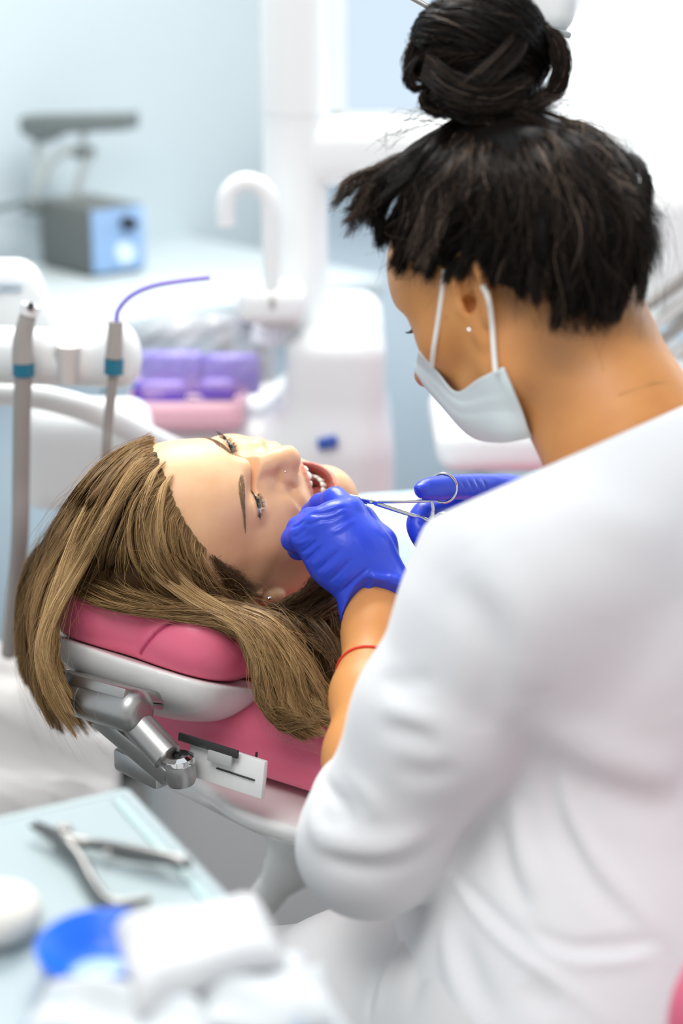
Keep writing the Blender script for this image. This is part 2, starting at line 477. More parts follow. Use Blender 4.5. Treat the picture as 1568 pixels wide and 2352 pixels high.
def hair_mat(name, stops, rough=.38, spec=.5):
    m = mat(name, (.1, .08, .06), rough=rough, spec=spec); nt = m.node_tree; b = nt.nodes['Principled BSDF']
    a = nt.nodes.new('ShaderNodeAttribute'); a.attribute_name = 'tone'
    r = nt.nodes.new('ShaderNodeValToRGB'); el = r.color_ramp.elements
    el[0].position = stops[0][0]; el[0].color = stops[0][1] + (1,); el[1].position = stops[-1][0]; el[1].color = stops[-1][1] + (1,)
    for p, c in stops[1:-1]:
        e = el.new(p); e.color = c + (1,)
    nt.links.new(a.outputs['Fac'], r.inputs[0]); nt.links.new(r.outputs[0], b.inputs['Base Color'])
    return m
# ------------------------------------------------------------------ setting
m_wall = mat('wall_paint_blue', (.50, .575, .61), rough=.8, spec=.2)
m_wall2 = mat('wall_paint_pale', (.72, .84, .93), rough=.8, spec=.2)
m_frame = mat('window_frame_white', (.84, .85, .84), rough=.4)
m_floor = mat('floor_vinyl_grey', (.125, .125, .122), rough=.6, spec=.3, noise=(25, (.14, .14, .137), .4, .7))
m_white = mat('unit_enamel_white', (.82, .85, .86), rough=.28, spec=.5)
m_grey = mat('grey_plastic', (.40, .39, .38), rough=.4)
m_cab = mat('cabinet_blue_white', (.48, .60, .68), rough=.45)
m_top = mat('worktop_pale', (.58, .66, .69), rough=.3, spec=.5)
def struct(o): o['kind'] = 'structure'; return o
struct(MB().box((0.3, 2.2, -.05), (6.4, 6.0, .1)).build('floor', m_floor))
wt = unit(np.array([.758, .652, 0])); wn = np.array([wt[1], -wt[0], 0]); w0 = np.array([-.68, 3.62, 0]); corner = w0 + wt * .78
RW = np.stack([wt, -wn, [0, 0, 1]], 1)
wl_end = w0 - wt * 2.6
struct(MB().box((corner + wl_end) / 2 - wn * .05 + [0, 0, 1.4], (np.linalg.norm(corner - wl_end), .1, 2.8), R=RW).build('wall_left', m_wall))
YB = corner[1] + .02
def wallbox(x0, x1, z0, z1): return ((x0 + x1) / 2, YB + .06, (z0 + z1) / 2), (x1 - x0, .12, z1 - z0)
WX0, WX1, WX2, WX3 = PY(756, 100, YB)[0], PY(1215, 100, YB)[0], PY(1250, 100, YB)[0], 2.2
WZ = PY(760, 300, YB)[2]
mb = MB()
for b in ((corner[0] - .06, WX0, 0, 2.8), (WX0, WX3, 0, WZ), (WX0, WX3, 2.55, 2.8), (WX1, WX2, WZ, 2.55), (WX3, 3.4, 0, 2.8)): c, s_ = wallbox(*b); mb.box(c, s_)
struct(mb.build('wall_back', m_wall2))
m_glass = mat('window_glass', (.93, .97, 1.0), rough=.02, trans=1.0, ior=1.02)
m_glow_pane = mat('daylight_glow_pane', (.9, .95, 1.0), rough=.6, emit=(.93, .97, 1.0), estr=.95)  # bright daylight in the right pane is put into the glass as emission
zt = PY(1400, 70, YB)[2]; zb = PY(1400, 96, YB)[2]
for k, (x0, x1, g) in enumerate(((WX0, WX1, m_glass), (WX2, WX3, m_glow_pane))):
    wi = MB()
    t = .035
    for c, s_ in (((x0 + t / 2, YB + .05, (WZ + 2.55) / 2), (t, .05, 2.55 - WZ)), ((x1 - t / 2, YB + .05, (WZ + 2.55) / 2), (t, .05, 2.55 - WZ)), (((x0 + x1) / 2, YB + .05, WZ + t / 2), (x1 - x0, .05, t)), (((x0 + x1) / 2, YB + .05, 2.55 - t / 2), (x1 - x0, .05, t))): wi.box(c, s_, bevel=.004)
    if k == 1: wi.box(((x0 + x1) / 2, YB + .05, zb), (x1 - x0, .05, .022), bevel=.003); wi.box(((x0 + x1) / 2, YB + .05, PY(1400, 30, YB)[2] + .03), (x1 - x0, .05, .10), bevel=.003)
    wo = wi.build('window_%d' % (k + 1), m_frame); struct(wo)
    MB().box(((x0 + x1) / 2, YB + .06, (WZ + 2.55) / 2), (x1 - x0 - .02, .006, 2.55 - WZ - .02)).build('pane', g, wo)
struct(MB().box(((WX0 + WX3) / 2, YB - .05, WZ - .015), (WX3 - WX0 + .08, .24, .03), bevel=.006).build('trim_1', m_frame))

# ------------------------------------------------------------------ worktop and cabinets along the left wall
cz = .90
worktop = MB().box(w0 - wt * 1.03 + wn * .31 + [0, 0, cz - .02], (3.0, .62, .04), R=RW, bevel=.006).build('worktop', m_top)
tag(worktop, 'pale worktop running along the blue wall under the grey box', 'worktop')
cabg = 'cabinets under the worktop'
for k in range(4):
    c = w0 + wt * (.16 - .6 * k) + wn * .29
    cb = thing('base_cabinet', c, ['pale blue base cabinet under the worktop beside the white unit', 'pale blue base cabinet under the worktop below the grey box', 'pale blue base cabinet under the worktop behind the suction hoses', 'pale blue base cabinet at the far left end of the worktop'][k], 'cabinet', cabg)
    MB().box(c + [0, 0, .45], (.595, .54, .82), R=RW, bevel=.003).build('carcass', m_cab, cb)
    for s in (-1, 1):
        dr = MB().box(c + wn * .28 + wt * .149 * s + [0, 0, .46], (.292, .018, .76), R=RW, bevel=.004).build('door', m_cab, cb)
        MB().box(c + wn * .298 + wt * .04 * s + [0, 0, .78], (.012, .02, .12), R=RW, bevel=.004).build('handle', m_grey, dr)
# low cabinet below the window, right
c = np.array([1.06, 3.95, 0])
cb = thing('base_cabinet', c, 'light blue low cabinet below the window behind the dentist', 'cabinet')
MB().box(c + [0, -.05, .40], (1.5, .46, .80), bevel=.004).build('carcass', mat('cabinet_blue', (.50, .64, .75), rough=.45), cb)
for k in range(3):
    d_ = MB().box(c + [-.5 + .5 * k, -.29, .40], (.485, .018, .76), bevel=.004).build('door', mat('cabinet_blue_door', (.50, .64, .75), rough=.45) if k == 0 else bpy.data.materials['cabinet_blue_door'], cb)
    MB().box(c + [-.5 + .5 * k + .18, -.31, .66], (.012, .02, .12), bevel=.004).build('handle', m_grey, d_)

# ------------------------------------------------------------------ grey box and jointed lamp on the worktop
bo = PZ(65, 602, cz); bo = np.array([bo[0], bo[1], cz])
bx_t, bx_n, bx_h = .125, .18, .127
bcn = PZ(210, 640, cz) ; bcn = np.array([bcn[0], bcn[1], cz]); bc0 = bcn + wt * bx_t / 2 - wn * bx_n / 2
box = thing('bench_unit', bc0, 'dark grey box with painted blue reflection on its front and black knob standing on the worktop', 'bench device')
MB().box(bc0 + [0, 0, bx_h / 2 + .004], (bx_t, bx_n, bx_h), R=RW, bevel=.006).build('housing', mat('charcoal_enamel', (.105, .115, .11), rough=.45), box)
fpn = MB().box(bc0 + wn * (bx_n / 2 + .002) + [0, 0, bx_h / 2 + .004], (bx_t * .94, .006, bx_h * .94), R=RW, bevel=.002).build('front_panel', mat('panel_blue_reflection', (.27, .42, .66), rough=.35, metal=.3), box)  # blue reflection on the front face, put into the panel colour
MB().lathe([(0, .022), (.012, .022), (.015, .0), (.0, .0)], c=bc0 + wn * (bx_n / 2 + .005) + wt * .018 + [0, 0, .098], R=np.stack([wt, [0, 0, 1], wn], 1), n=24).build('knob', m_dark_k := mat('black_knob', (.015, .015, .018), rough=.4), fpn)
MB().lathe([(0, .006), (.020, .006), (.022, .0), (.0, .0)], c=bc0 + wn * (bx_n / 2 + .005) + wt * .012 + [0, 0, .042], R=np.stack([wt, [0, 0, 1], wn], 1), n=28).build('dial', mat('dial_pale', (.62, .75, .88), rough=.4), fpn)
MB().box(bc0 + [0, 0, .004], (bx_t * .9, bx_n * .9, .008), R=RW).build('foot', m_dark_k, box)
lz = np.linalg.norm(P(150, 400, 1) - [0, 0, CAMZ]); yb = bc0[1] + .03
lamp = thing('desk_lamp', bc0 + [0, 0, bx_h + .004], 'jointed lamp with long flat dark head above the grey box', 'lamp')
q = lambda px, py, dy=0: PY(px, py, yb + dy)
m_lampg = mat('lamp_dark_grey', (.13, .155, .155), rough=.45); m_lampa = mat('lamp_arm_grey', (.42, .46, .46), rough=.4)
MB().prism([q(42, 268), q(288, 262), q(290, 300), q(130, 308), q(92, 332), q(44, 305)], (0.02, .06, 0), bevel=.004).build('head', m_lampg, lamp)
MB().tube(np.array([q(86, 318, .02), q(84, 400, .02), q(80, 488, .02)]), .007, 12).build('post', m_lampa, lamp)
MB().tube(spline(np.array([q(88, 430, .02), q(108, 385, .02), q(145, 348, .02), q(195, 345, .02)]), 16), .0085, 12).build('arm', m_lampa, lamp)
MB().tube(np.array([q(205, 350, .02), q(165, 462, .02)]), .0085, 12).build('arm', m_lampa, lamp)
MB().tube(np.array([q(192, 305, .02), q(194, 345, .02)]), .006, 12).build('neck', m_lampa, lamp)
MB().tube(np.array([q(172, 348, .01), q(212, 352, .03)]), .013, 16).build('joint', m_lampg, lamp)
MB().box(q(165, 468, .02), (.05, .06, .018), R=RW, bevel=.004).build('clamp', m_lampg, lamp)
MB().box(q(82, 484, .02), (.04, .05, .012), R=RW, bevel=.004).build('clamp', m_lampg, lamp)
MB().tube(spline(np.array([q(-60, 492), q(0, 478), q(35, 470), q(66, 462), q(80, 470, .02)]), 16), .006, 10).build('cable', m_lampg, lamp)
# ------------------------------------------------------------------ dental chair
BETA = math.radians(22)
ch_w = unit(np.array([.90, -.42, -.12])); ch_a = np.array([.42, .90, 0]) * math.cos(BETA) + np.array([0, 0, -math.sin(BETA)]); ch_a = unit(ch_a - ch_w * (ch_a @ ch_w)); ch_n = np.cross(ch_w, ch_a); ch_n = ch_n if ch_n[2] > 0 else -ch_n
m_pink = mat('pink_leatherette', (.82, .16, .27), rough=.38, spec=.45, coat=.12, bump=(700, .10, .0006))
mix_attr(m_pink, 'seam', (.42, .03, .10))
m_shell = mat('white_plastic', (.82, .83, .82), rough=.22, spec=.5)
m_steel = mat('brushed_steel', (.46, .465, .455), rough=.38, metal=1, bump=(300, .05, .0004))
m_chrome = mat('chrome', (.88, .88, .88), rough=.06, metal=1)
m_dark = mat('dark_gap', (.03, .03, .03), rough=.5)
chair = thing('dental_chair', (.25, 2.35, 0), 'pink upholstered dental chair with white shell and steel headrest bracket', 'dental chair')
HC = P(392, 1450, 1.705)
M_hr = frame(ch_w, ch_a, ch_n, HC)
def hr(p): return np.asarray(p, float) @ M_hr[:3, :3].T + M_hr[:3, 3]
fh = Field(axis((-.14, .14, .0016)), axis((-.12, .12, .0016)), axis((-.08, .065, .0016)), M_hr)
fh.box((0, 0, .004), (.086, .080, .036), r=.032, k=0)
fh.ell((.045, -.035, .006), (.050, .05, .036), k=.03); fh.ell((-.045, -.035, .008), (.046, .05, .036), k=.03)
fh.bump((0, .01, .045), (.055, .09, .03), -.012)
fh.plane((0, 0, -.026), (0, .0, -1), k=.006)
seamc = [fh.hit(*q_) for q_ in ((322, 1502), (335, 1480), (360, 1452), (390, 1432), (430, 1423), (474, 1430), (512, 1446), (540, 1470))]
fh.stroke(seamc, .0022, -.0022, n=24, taper=False)
def seammask(V):
    q = spline(seamc, 120); d = np.full(len(V), 1.0)
    for p in q: d = np.minimum(d, np.linalg.norm(V - p, axis=1))
    return np.clip(1 - np.maximum(d - .0012, 0) / .0012, 0, 1)
hrp = bpy.data.objects.new('headrest', None); COL.objects.link(hrp); hrp.parent = chair; hrp.matrix_parent_inverse = chair.matrix_world.inverted()
cush = fh.build('cushion', m_pink, hrp, attrs={'seam': seammask}); cush['label'] = 'pink stitched cushion'
fs = Field(axis((-.14, .14, .002)), axis((-.12, .12, .002)), axis((-.10, .02, .002)), M_hr)
fs.ell((.006, .004, -.020), (.094, .088, .058), k=0); fs.box((.002, 0, -.02), (.086, .080, .034), r=.030, k=.03)
fs.plane((0, 0, -.0265), (0, .0, 1), k=.004)
shl = fs.build('shell', m_shell, hrp); shl['label'] = 'glossy white shell'
# bracket
br = bpy.data.objects.new('bracket', None); COL.objects.link(br); br.parent = chair; br.matrix_parent_inverse = chair.matrix_world.inverted()
def pl(p0, p1, wid, th, upv, nm, bev=.002):
    p0 = np.asarray(p0); p1 = np.asarray(p1); d = unit(p1 - p0); n_ = unit(np.asarray(upv) - d * (np.asarray(upv) @ d)); s_ = np.cross(d, n_)
    return MB().box((p0 + p1) / 2, (np.linalg.norm(p1 - p0), wid, th), R=np.stack([d, s_, n_], 1), bevel=bev).build(nm, m_steel, br)
A0 = P(168, 1552, 1.66); A1 = P(338, 1600, 1.605)
pl(A0, A1, .060, .010, ch_n, 'mounting_plate'); pl(A0 + [0, 0, -.0075] , A1 + [-.003, 0, -.0085], .054, .006, ch_n, 'mounting_plate')
B0 = P(166, 1590, 1.645); B1 = P(330, 1640, 1.588)
def capsule(p0, p1, r, nm, m, end=.65):
    p0 = np.asarray(p0); p1 = np.asarray(p1); L = np.linalg.norm(p1 - p0); d = (p1 - p0) / L; e = r * end
    qa = np.linspace(0, np.pi / 2, 8); te = e * (1 - np.sin(qa[::-1])); re_ = r * (.35 + .65 * np.sqrt(np.maximum(0, 1 - (1 - te / e) ** 2)))
    g_ = np.array([L * .26, L * .26 + .0003, L * .26 + .0012, L * .26 + .0015, L * .55, L * .55 + .0002, L * .55 + .0006, L * .55 + .0008])
    t = np.r_[te, g_, L - te[::-1]]; rr = np.r_[re_, r, r * .96, r * .96, r, r, r * .985, r * .985, r, re_[::-1]]
    return MB().tube(p0 + d * t[:, None], rr, 28).build(nm, m, br, angle=30)
capsule(B0, B1, .0200, 'hinge_barrel', m_steel)
arm0 = P(238, 1632, 1.635); arm1 = P(405, 1772, 1.60)
dirw = unit(B1 - B0)
pl(arm0, arm1, .030, .020, dirw, 'arm', .0025)
MB().tube(np.array([P(303, 1648, 1.602), P(384, 1738, 1.586)]), .0140, 24).build('strut', m_steel, br, angle=30)
pl(P(292, 1730, 1.66), P(392, 1778, 1.62), .035, .022, (0, 0, 1), 'arm', .004)
K0 = P(408, 1738, 1.592)
zz = np.array([.10, 0, -1.0]); zz = unit(zz); xx = unit(np.cross(zz, [0, 1, 0])); RK = np.stack([xx, np.cross(zz, xx), zz], 1)
MB().lathe([(0, .0), (.011, .0), (.0135, .002), (.0145, .006), (.0145, .020), (.012, .0255), (.006, .0285), (0, .029)], c=K0, R=RK, n=32).build('pivot', m_steel, br, angle=30)
MB().lathe([(0, -.002), (.010, -.002), (.0142, .0005), (.0148, .004), (.0148, .0055)], c=K0, R=RK, n=32).build('pivot_cap', m_chrome, br, angle=30)
MB().lathe([(0, -.0035), (.0035, -.0035), (.0035, -.0015)], c=K0, R=RK, n=6).build('screw', m_dark, br, angle=20)
# backrest
BW = unit(np.array([.82, -.57, 0])); BH = np.array([.57, .82, 0]); bt = math.radians(10)
BA = BH * math.cos(bt) + np.array([0, 0, -math.sin(bt)]); BN = np.cross(BW, BA); BN = BN if BN[2] > 0 else -BN
BC = P(735, 1725, 1.66)
M_b = frame(BW, BA, BN, BC)
fb = Field(axis((-.30, .30, .004)), axis((-.12, .62, .005)), axis((-.11, .09, .003)), M_b)
fb.box((0, .26, .0), (.235, .30, .048), r=.045, k=0); fb.plane((0, 0, -.034), (0, -.1, -1), k=.01)
fb.bump((0, .2, .06), (.14, .5, .03), -.012)
fb.stroke([(-.05, -.06, -.03), (-.045, -.045, .02), (-.05, -.01, .05)], .003, -.002, n=16, taper=False)
bk = fb.build('backrest', m_pink, chair, attrs={'seam': lambda V: np.zeros(len(V))})
fw = Field(axis((-.30, .30, .004)), axis((-.12, .62, .005)), axis((-.14, .02, .003)), M_b)
fw.box((0, .26, -.048), (.228, .292, .030), r=.029, k=0); fw.ell((0, .2, -.05), (.2, .28, .055), k=.03); fw.plane((0, 0, -.038), (0, -.1, 1), k=.004)
bsh = fw.build('backrest_shell', m_shell, chair)
BF = np.stack([BW, BA, BN], 1)
def onb(px, py, d, size, nm, m, par=None, bev=.001): return MB().box(P(px, py, d), size, R=BF, bevel=bev).build(nm, m, par or chair)
onb(478, 1712, 1.592, (.066, .003, .0075), 'slot', m_dark)
lt = onb(522, 1764, 1.592, (.082, .006, .034), 'latch', m_shell, bev=.0015)
onb(505, 1742, 1.584, (.026, .003, .010), 'latch_window', m_grey2 := mat('latch_grey', (.45, .46, .46), rough=.4), lt)
onb(527, 1741, 1.5835, (.003, .003, .012), 'latch_gap', m_dark, lt); onb(541, 1778, 1.583, (.042, .003, .0012), 'latch_gap', m_dark, lt)
onb(574, 1752, 1.583, (.018, .003, .0012), 'latch_gap', m_dark, lt); onb(588, 1740, 1.583, (.0012, .003, .010), 'latch_gap', m_dark, lt)
# base: white curved column on a foot plate
fq = Field(axis((-.25, .9, .007)), axis((1.5, 3.1, .009)), axis((0, .92, .007)))
fq.chain([P(960, 1720, 2.0), P(800, 1800, 1.95), P(745, 1862, 1.95), P(706, 1925, 1.95), P(668, 1985, 1.95), P(612, 2058, 1.96), P(560, 2150, 1.99), P(520, 2330, 2.06)], [.13, .10, .062, .038, .026, .016, .020, .05], k=.012)
fq.chain([P(800, 1800, 1.95), P(900, 1960, 2.0), P(900, 2300, 2.1)], [.08, .06, .08], k=.04)
fq.plane((0, 0, 0.02), (0, 0, -1), k=.01)
fq.build('base_column', m_shell, chair)
fo = MB().box((.20, 2.15, .030), (.80, .8, .05), bevel=.02, seg=4).build('foot_plate', mat('base_grey', (.13, .13, .127), rough=.5), chair)
# seat pad that carries the legs further away
MB().box(BC + BA * .62 + np.array([.12, .16, -.13]), (.44, .75, .11), R=np.stack([BW, BH, [0, 0, 1]], 1), bevel=.045, seg=4).build('seat', m_pink, chair)
# ------------------------------------------------------------------ dental unit behind the chair: tower, post, arm, basin block
YU = 2.45
u = lambda px, py, y=YU: PY(px, py, y)
unit_ = thing('dental_unit', (u(765, 900)[0], YU + .1, 0), 'white dental unit tower with post, spout and small blue badge behind the patient', 'dental unit')
fu = Field(axis((-.45, .25, .006)), axis((2.3, 2.9, .006)), axis((0.0, 1.08, .006)))
xl, xr = u(655, 800)[0], u(888, 900)[0]; zt_ = u(760, 770)[2]
fu.box(((xl + xr) / 2, YU + .17, zt_ / 2), ((xr - xl) / 2, .17, zt_ / 2), r=.035, k=0)
xl2 = u(300, 990)[0]; z2 = u(500, 985)[2]
fu.box(((xl2 + xr) / 2, YU + .15, z2 / 2), ((xr - xl2) / 2, .15, z2 / 2), r=.05, k=.05)
fu.build('tower', m_white, unit_)
cx_ = (u(605, 500)[0] + u(752, 500)[0]) / 2; cr_ = (u(752, 500)[0] - u(605, 500)[0]) / 2; yp = YU + .12
cx_ = (PY(605, 500, yp)[0] + PY(752, 500, yp)[0]) / 2; cr_ = (PY(752, 500, yp)[0] - PY(605, 500, yp)[0]) / 2
zs = PY(680, 262, yp)[2]
MB().lathe([(0, zt_ - .03), (cr_ + .02, zt_ - .03), (cr_ + .012, zt_ + .012), (cr_, zt_ + .03), (cr_, zs - .0015), (cr_ - .002, zs), (0, zs)], c=(cx_, yp, 0), n=40).build('lower_post', m_white, unit_)
MB().lathe([(0, zs), (cr_ - .002, zs), (cr_, zs + .0015), (cr_, 2.05), (cr_ - .01, 2.07), (0, 2.07)], c=(cx_, yp, 0), n=40).build('upper_post', m_white, unit_)
za, zb2 = PY(760, 268, yp)[2], PY(760, 425, yp)[2]
fa = Field(axis((cx_, .62, .006)), axis((yp - .09, yp + .09, .006)), axis((zb2 - .03, za + .03, .005)))
fa.box(((cx_ + .50) / 2 + .02, yp, (za + zb2) / 2), ((.50 - cx_) / 2 + .02, .042, (za - zb2) / 2), r=.038, k=0)
fa.build('swing_arm', m_white, unit_)
sp = spline(np.array([u(519, 518), u(518, 480), u(528, 440), u(560, 418), u(598, 428), u(618, 462), u(622, 520), u(624, 660)]), 40)
MB().tube(sp, .0125, 18).build('spout', m_white, unit_)
MB().box((u(622, 700) + [0, .03, 0]), (.092, .10, .048), bevel=.016, seg=4).build('basin_block', m_white, unit_)
MB().box(u(626, 688) + [0, -.022, 0], (.007, .006, .016), bevel=.002).build('slot', m_grey, unit_)
MB().box(u(640, 735) + [0.0, .04, 0], (.055, .08, .03), bevel=.01).build('basin_shade_block', m_shellg := mat('pale_grey_plastic', (.62, .61, .60), rough=.4), unit_)  # grey block put in for the shade below the basin block
bd = MB().box(u(752, 1016, YU - .012), (.028, .020, .014), R=np.array([[math.cos(.2), 0, math.sin(.2)], [0, 1, 0], [-math.sin(.2), 0, math.cos(.2)]]).T @ np.eye(3), bevel=.0028).build('badge', mat('badge_blue', (.03, .09, .42), rough=.4), unit_)
bd['label'] = 'small blue badge'
# bag with purple packs in a pink tray on the ledge
yb2 = YU + .0
zl = z2
ptray = thing('instrument_tray', (u(420, 940)[0], YU + .08, zl), 'shallow pink tray under the purple packs on the white unit', 'tray')
ft_ = Field(axis((-.42, -.08, .004)), axis((2.33, 2.65, .005)), axis((zl - .03, zl + .09, .003)))
cxt = (u(285, 940)[0] + u(560, 940)[0]) / 2; hxt = (u(560, 940)[0] - u(285, 940)[0]) / 2
ft_.box((cxt, YU + .07, zl + .024), (hxt, .09, .026), r=.02, k=0); ft_.box((cxt, YU + .07, zl + .04), (hxt - .006, .084, .026), r=.018, k=.003, op='s')
ft_.build('pan', mat('pink_plastic', (.88, .54, .64), rough=.35, sss=.2, sscale=.01), ptray)
MB().box((cxt, YU + .07, zl + .014), (hxt * 1.8, .15, .006), bevel=.003).build('liner', mat('pale_pink_paper', (.88, .66, .72), rough=.7), ptray)
m_purp = mat('violet_film', (.13, .09, .60), rough=.3, coat=.4, noise=(60, (.24, .18, .72), .4, .65)); m_purp2 = mat('violet_deep', (.10, .07, .50), rough=.3, coat=.4)
for k, (x0, y0, x1, y1, dy, lab, mm_) in enumerate(((305, 872, 430, 922, -.005, 'flat deep violet packet at the tray front', m_purp2), (320, 806, 470, 905, .04, 'larger violet film packet standing behind the deep violet one', m_purp), (466, 812, 600, 905, .03, 'violet packet leaning at the tray end nearest the post', m_purp), (455, 868, 545, 915, -.005, 'small deep violet packet beside the flat violet one', m_purp2))):
    a = u(x0, y0, YU + .06 + dy); b = u(x1, y1, YU + .06 + dy); fb_ = MB().box(((a[0] + b[0]) / 2, YU + .06 + dy, (a[2] + b[2]) / 2), (b[0] - a[0], .03, a[2] - b[2]), bevel=.010, seg=3)
    tag(fb_.build('violet_packet', mm_), lab, 'packet', 'violet packets in the pink tray')
gb = []
for i in range(25):
    for j in range(17):
        s_ = i / 24; t_ = j / 16; px = 318 + 322 * s_; py = 745 + 175 * t_ - 25 * math.sin(s_ * 3.1)
        bulge = .06 * math.sin(np.pi * s_) ** .5 * math.sin(np.pi * min(1, t_ * .8 + .1)); cr2 = .008 * math.sin(s_ * 23 + t_ * 9) * math.sin(t_ * 13 + s_ * 5)
        gb.append(u(px, py, YU + .05 - bulge + cr2))
Qb_ = [(i * 17 + j, i * 17 + j + 1, (i + 1) * 17 + j + 1, (i + 1) * 17 + j) for i in range(24) for j in range(16)]
m_film = mat('clear_film', (.93, .90, .97), rough=.18, spec=.6, alpha=.28)
bag = mesh_np('plastic_bag', gb, np.array(Qb_), m_film); tag(bag, 'crumpled clear plastic bag over the violet packets', 'bag')
# ------------------------------------------------------------------ assistant holder with suction hoses, panel
YA = 1.93
a_ = lambda px, py, y=YA: PY(px, py, y)
hold = thing('suction_holder', a_(150, 900) + [0, .1, -.1], 'white instrument holder bar carrying two grey suction hoses on a curved arm', 'instrument holder')
fh2 = Field(axis((-.62, -.18, .004)), axis((1.86, 2.12, .004)), axis((.86, 1.22, .004)))
p0, p1 = a_(-120, 800, YA + .05), a_(262, 812, YA + .05)
fh2.chain([p0, p1], [.026, .026], k=.0); fh2.chain([p0 - [0, 0, .012], p1 - [0, 0, .012]], [.026, .026], k=.01); fh2.ell(p1 + [.005, 0, 0], (.024, .03, .036), k=.01)
for px in (150,): fh2.ell(a_(px, 820, YA + .02), (.012, .02, .012), k=.004, op='s')
fh2.build('bar', m_white, hold)
MB().tube(np.array([a_(156, 795, YA + .02), a_(155, 880, YA + .02)]), [.013, .010], 18).build('empty_cradle', m_shellg, hold)
MB().tube(spline(np.array([a_(-80, 905, YA + .09), a_(30, 905, YA + .09), a_(130, 920, YA + .09), a_(240, 955, YA + .10), a_(350, 1012, YA + .16), a_(430, 1050, YA + .3)]), 30), np.linspace(.013, .017, 30), 18).build('arm', m_white, hold)
MB().box(a_(200, 1040, YA + .22), (.16, .10, .13), bevel=.03, seg=4).build('arm_housing', m_white, hold)
m_hose = mat('suction_hose_grey', (.30, .285, .27), rough=.45, bump=(120, .2, .002)); m_teal = mat('teal_ring', (.01, .16, .26), rough=.35); m_beige = mat('handpiece_grey', (.36, .345, .33), rough=.4)
hs = thing('suction_tube', a_(55, 850), 'thick grey suction handpiece with bent tip and teal ring hanging on its hose', 'suction hose', 'suction hoses on the white holder')
MB().tube(spline(np.array([a_(54, 850), a_(50, 960), a_(48, 1100), a_(44, 1260), a_(20, 1500, YA + .1)]), 24), .0098, 16).build('hose', m_hose, hs)
MB().tube(spline(np.array([a_(54, 832), a_(52, 800), a_(54, 770), a_(62, 735), a_(70, 708)]), 16), np.linspace(.0125, .0085, 16), 18).build('handpiece', m_beige, hs)
MB().tube(np.array([a_(54, 862), a_(54, 820)]), .0118, 18).build('ring', m_teal, hs)
tp = MB().tube(np.array([a_(66, 722), a_(71, 700)]), .0105, 18).build('tip', m_white, hs)
MB().tube(np.array([a_(70, 706, YA - .010), a_(71, 702, YA - .013)]), .0040, 12).build('opening', m_dark_k, tp)
hs2 = thing('suction_tube', a_(260, 850), 'slim grey saliva ejector with teal ring and curved violet tip', 'suction hose', 'suction hoses on the white holder')
MB().tube(spline(np.array([a_(261, 850), a_(256, 900), a_(248, 980), a_(243, 1060), a_(230, 1240, YA + .06)]), 20), .0055, 14).build('hose', m_hose, hs2)
MB().tube(np.array([a_(261, 822), a_(266, 738)]), [.0095, .0080], 16).build('handpiece', m_beige, hs2)
MB().tube(np.array([a_(261, 858), a_(262, 824)]), .0105, 16).build('ring', m_teal, hs2)
MB().tube(spline(np.array([a_(267, 738), a_(272, 712), a_(300, 680), a_(350, 657), a_(415, 645), a_(482, 637)]), 24), .0028, 12).build('ejector_tip', mat('violet_tube', (.30, .26, .78), rough=.3, sss=.3, sscale=.004), hs2)
pan = thing('control_panel', a_(40, 750, YA + .22), 'white rounded control panel with small display behind the thick suction tube', 'control panel')
yc = YA + .20; q = lambda px, py: PY(px, py, yc)
MB().prism([q(-90, 770), q(-90, 625), q(40, 622), q(75, 640), q(95, 680), q(112, 735), q(118, 775)], (0, .04, .012), bevel=.010, seg=3).build('case', m_white, pan)
for py in (654, 668): MB().box(PY(28, py, yc - .003), (.022, .004, .0035), bevel=.001).build('button', mat('button_blue_grey', (.45, .55, .64), rough=.4) if py == 654 else bpy.data.materials['button_blue_grey'], pan)
MB().box(PY(-15, 662, yc - .003), (.020, .004, .012), bevel=.001).build('display', bpy.data.materials['button_blue_grey'], pan)

# ------------------------------------------------------------------ white sheet over a low side unit, left
side = thing('side_unit', (-.62, 2.05, 0), 'low side unit under the rumpled white sheet', 'side unit')
MB().box((-.62, 2.08, .20), (.50, .42, .40), bevel=.02).build('body', m_white, side)
gs = []
ni, nj = 61, 41
for i in range(ni):
    for j in range(nj):
        s_ = i / (ni - 1); t_ = j / (nj - 1)
        x = -1.0 + .72 * s_; y = 2.36 - .55 * t_; z = .60 - .10 * t_ ** 2 - .22 * max(0, s_ - .72) ** 1.5 / .15 * .3
        f1 = abs(math.sin(t_ * 12 + s_ * 5.0 + .9 * math.sin(s_ * 4))); f2 = abs(math.sin(t_ * 19 + s_ * 7.2 + 1.7)); z += .075 * (1 - f1) ** 1.5 + .035 * (1 - f2) ** 1.5 - .03
        gs.append((x, y, z))
Qs = [(i * nj + j, i * nj + j + 1, (i + 1) * nj + j + 1, (i + 1) * nj + j) for i in range(ni - 1) for j in range(nj - 1)]
sheet = mesh_np('drape_sheet', gs, np.array(Qs), mat('white_sheet', (.52, .52, .515), rough=.45, spec=.3)); tag(sheet, 'rumpled glossy white sheet left of the headrest', 'sheet'); sm = sheet.modifiers.new('s', 'SOLIDIFY'); sm.thickness = .003

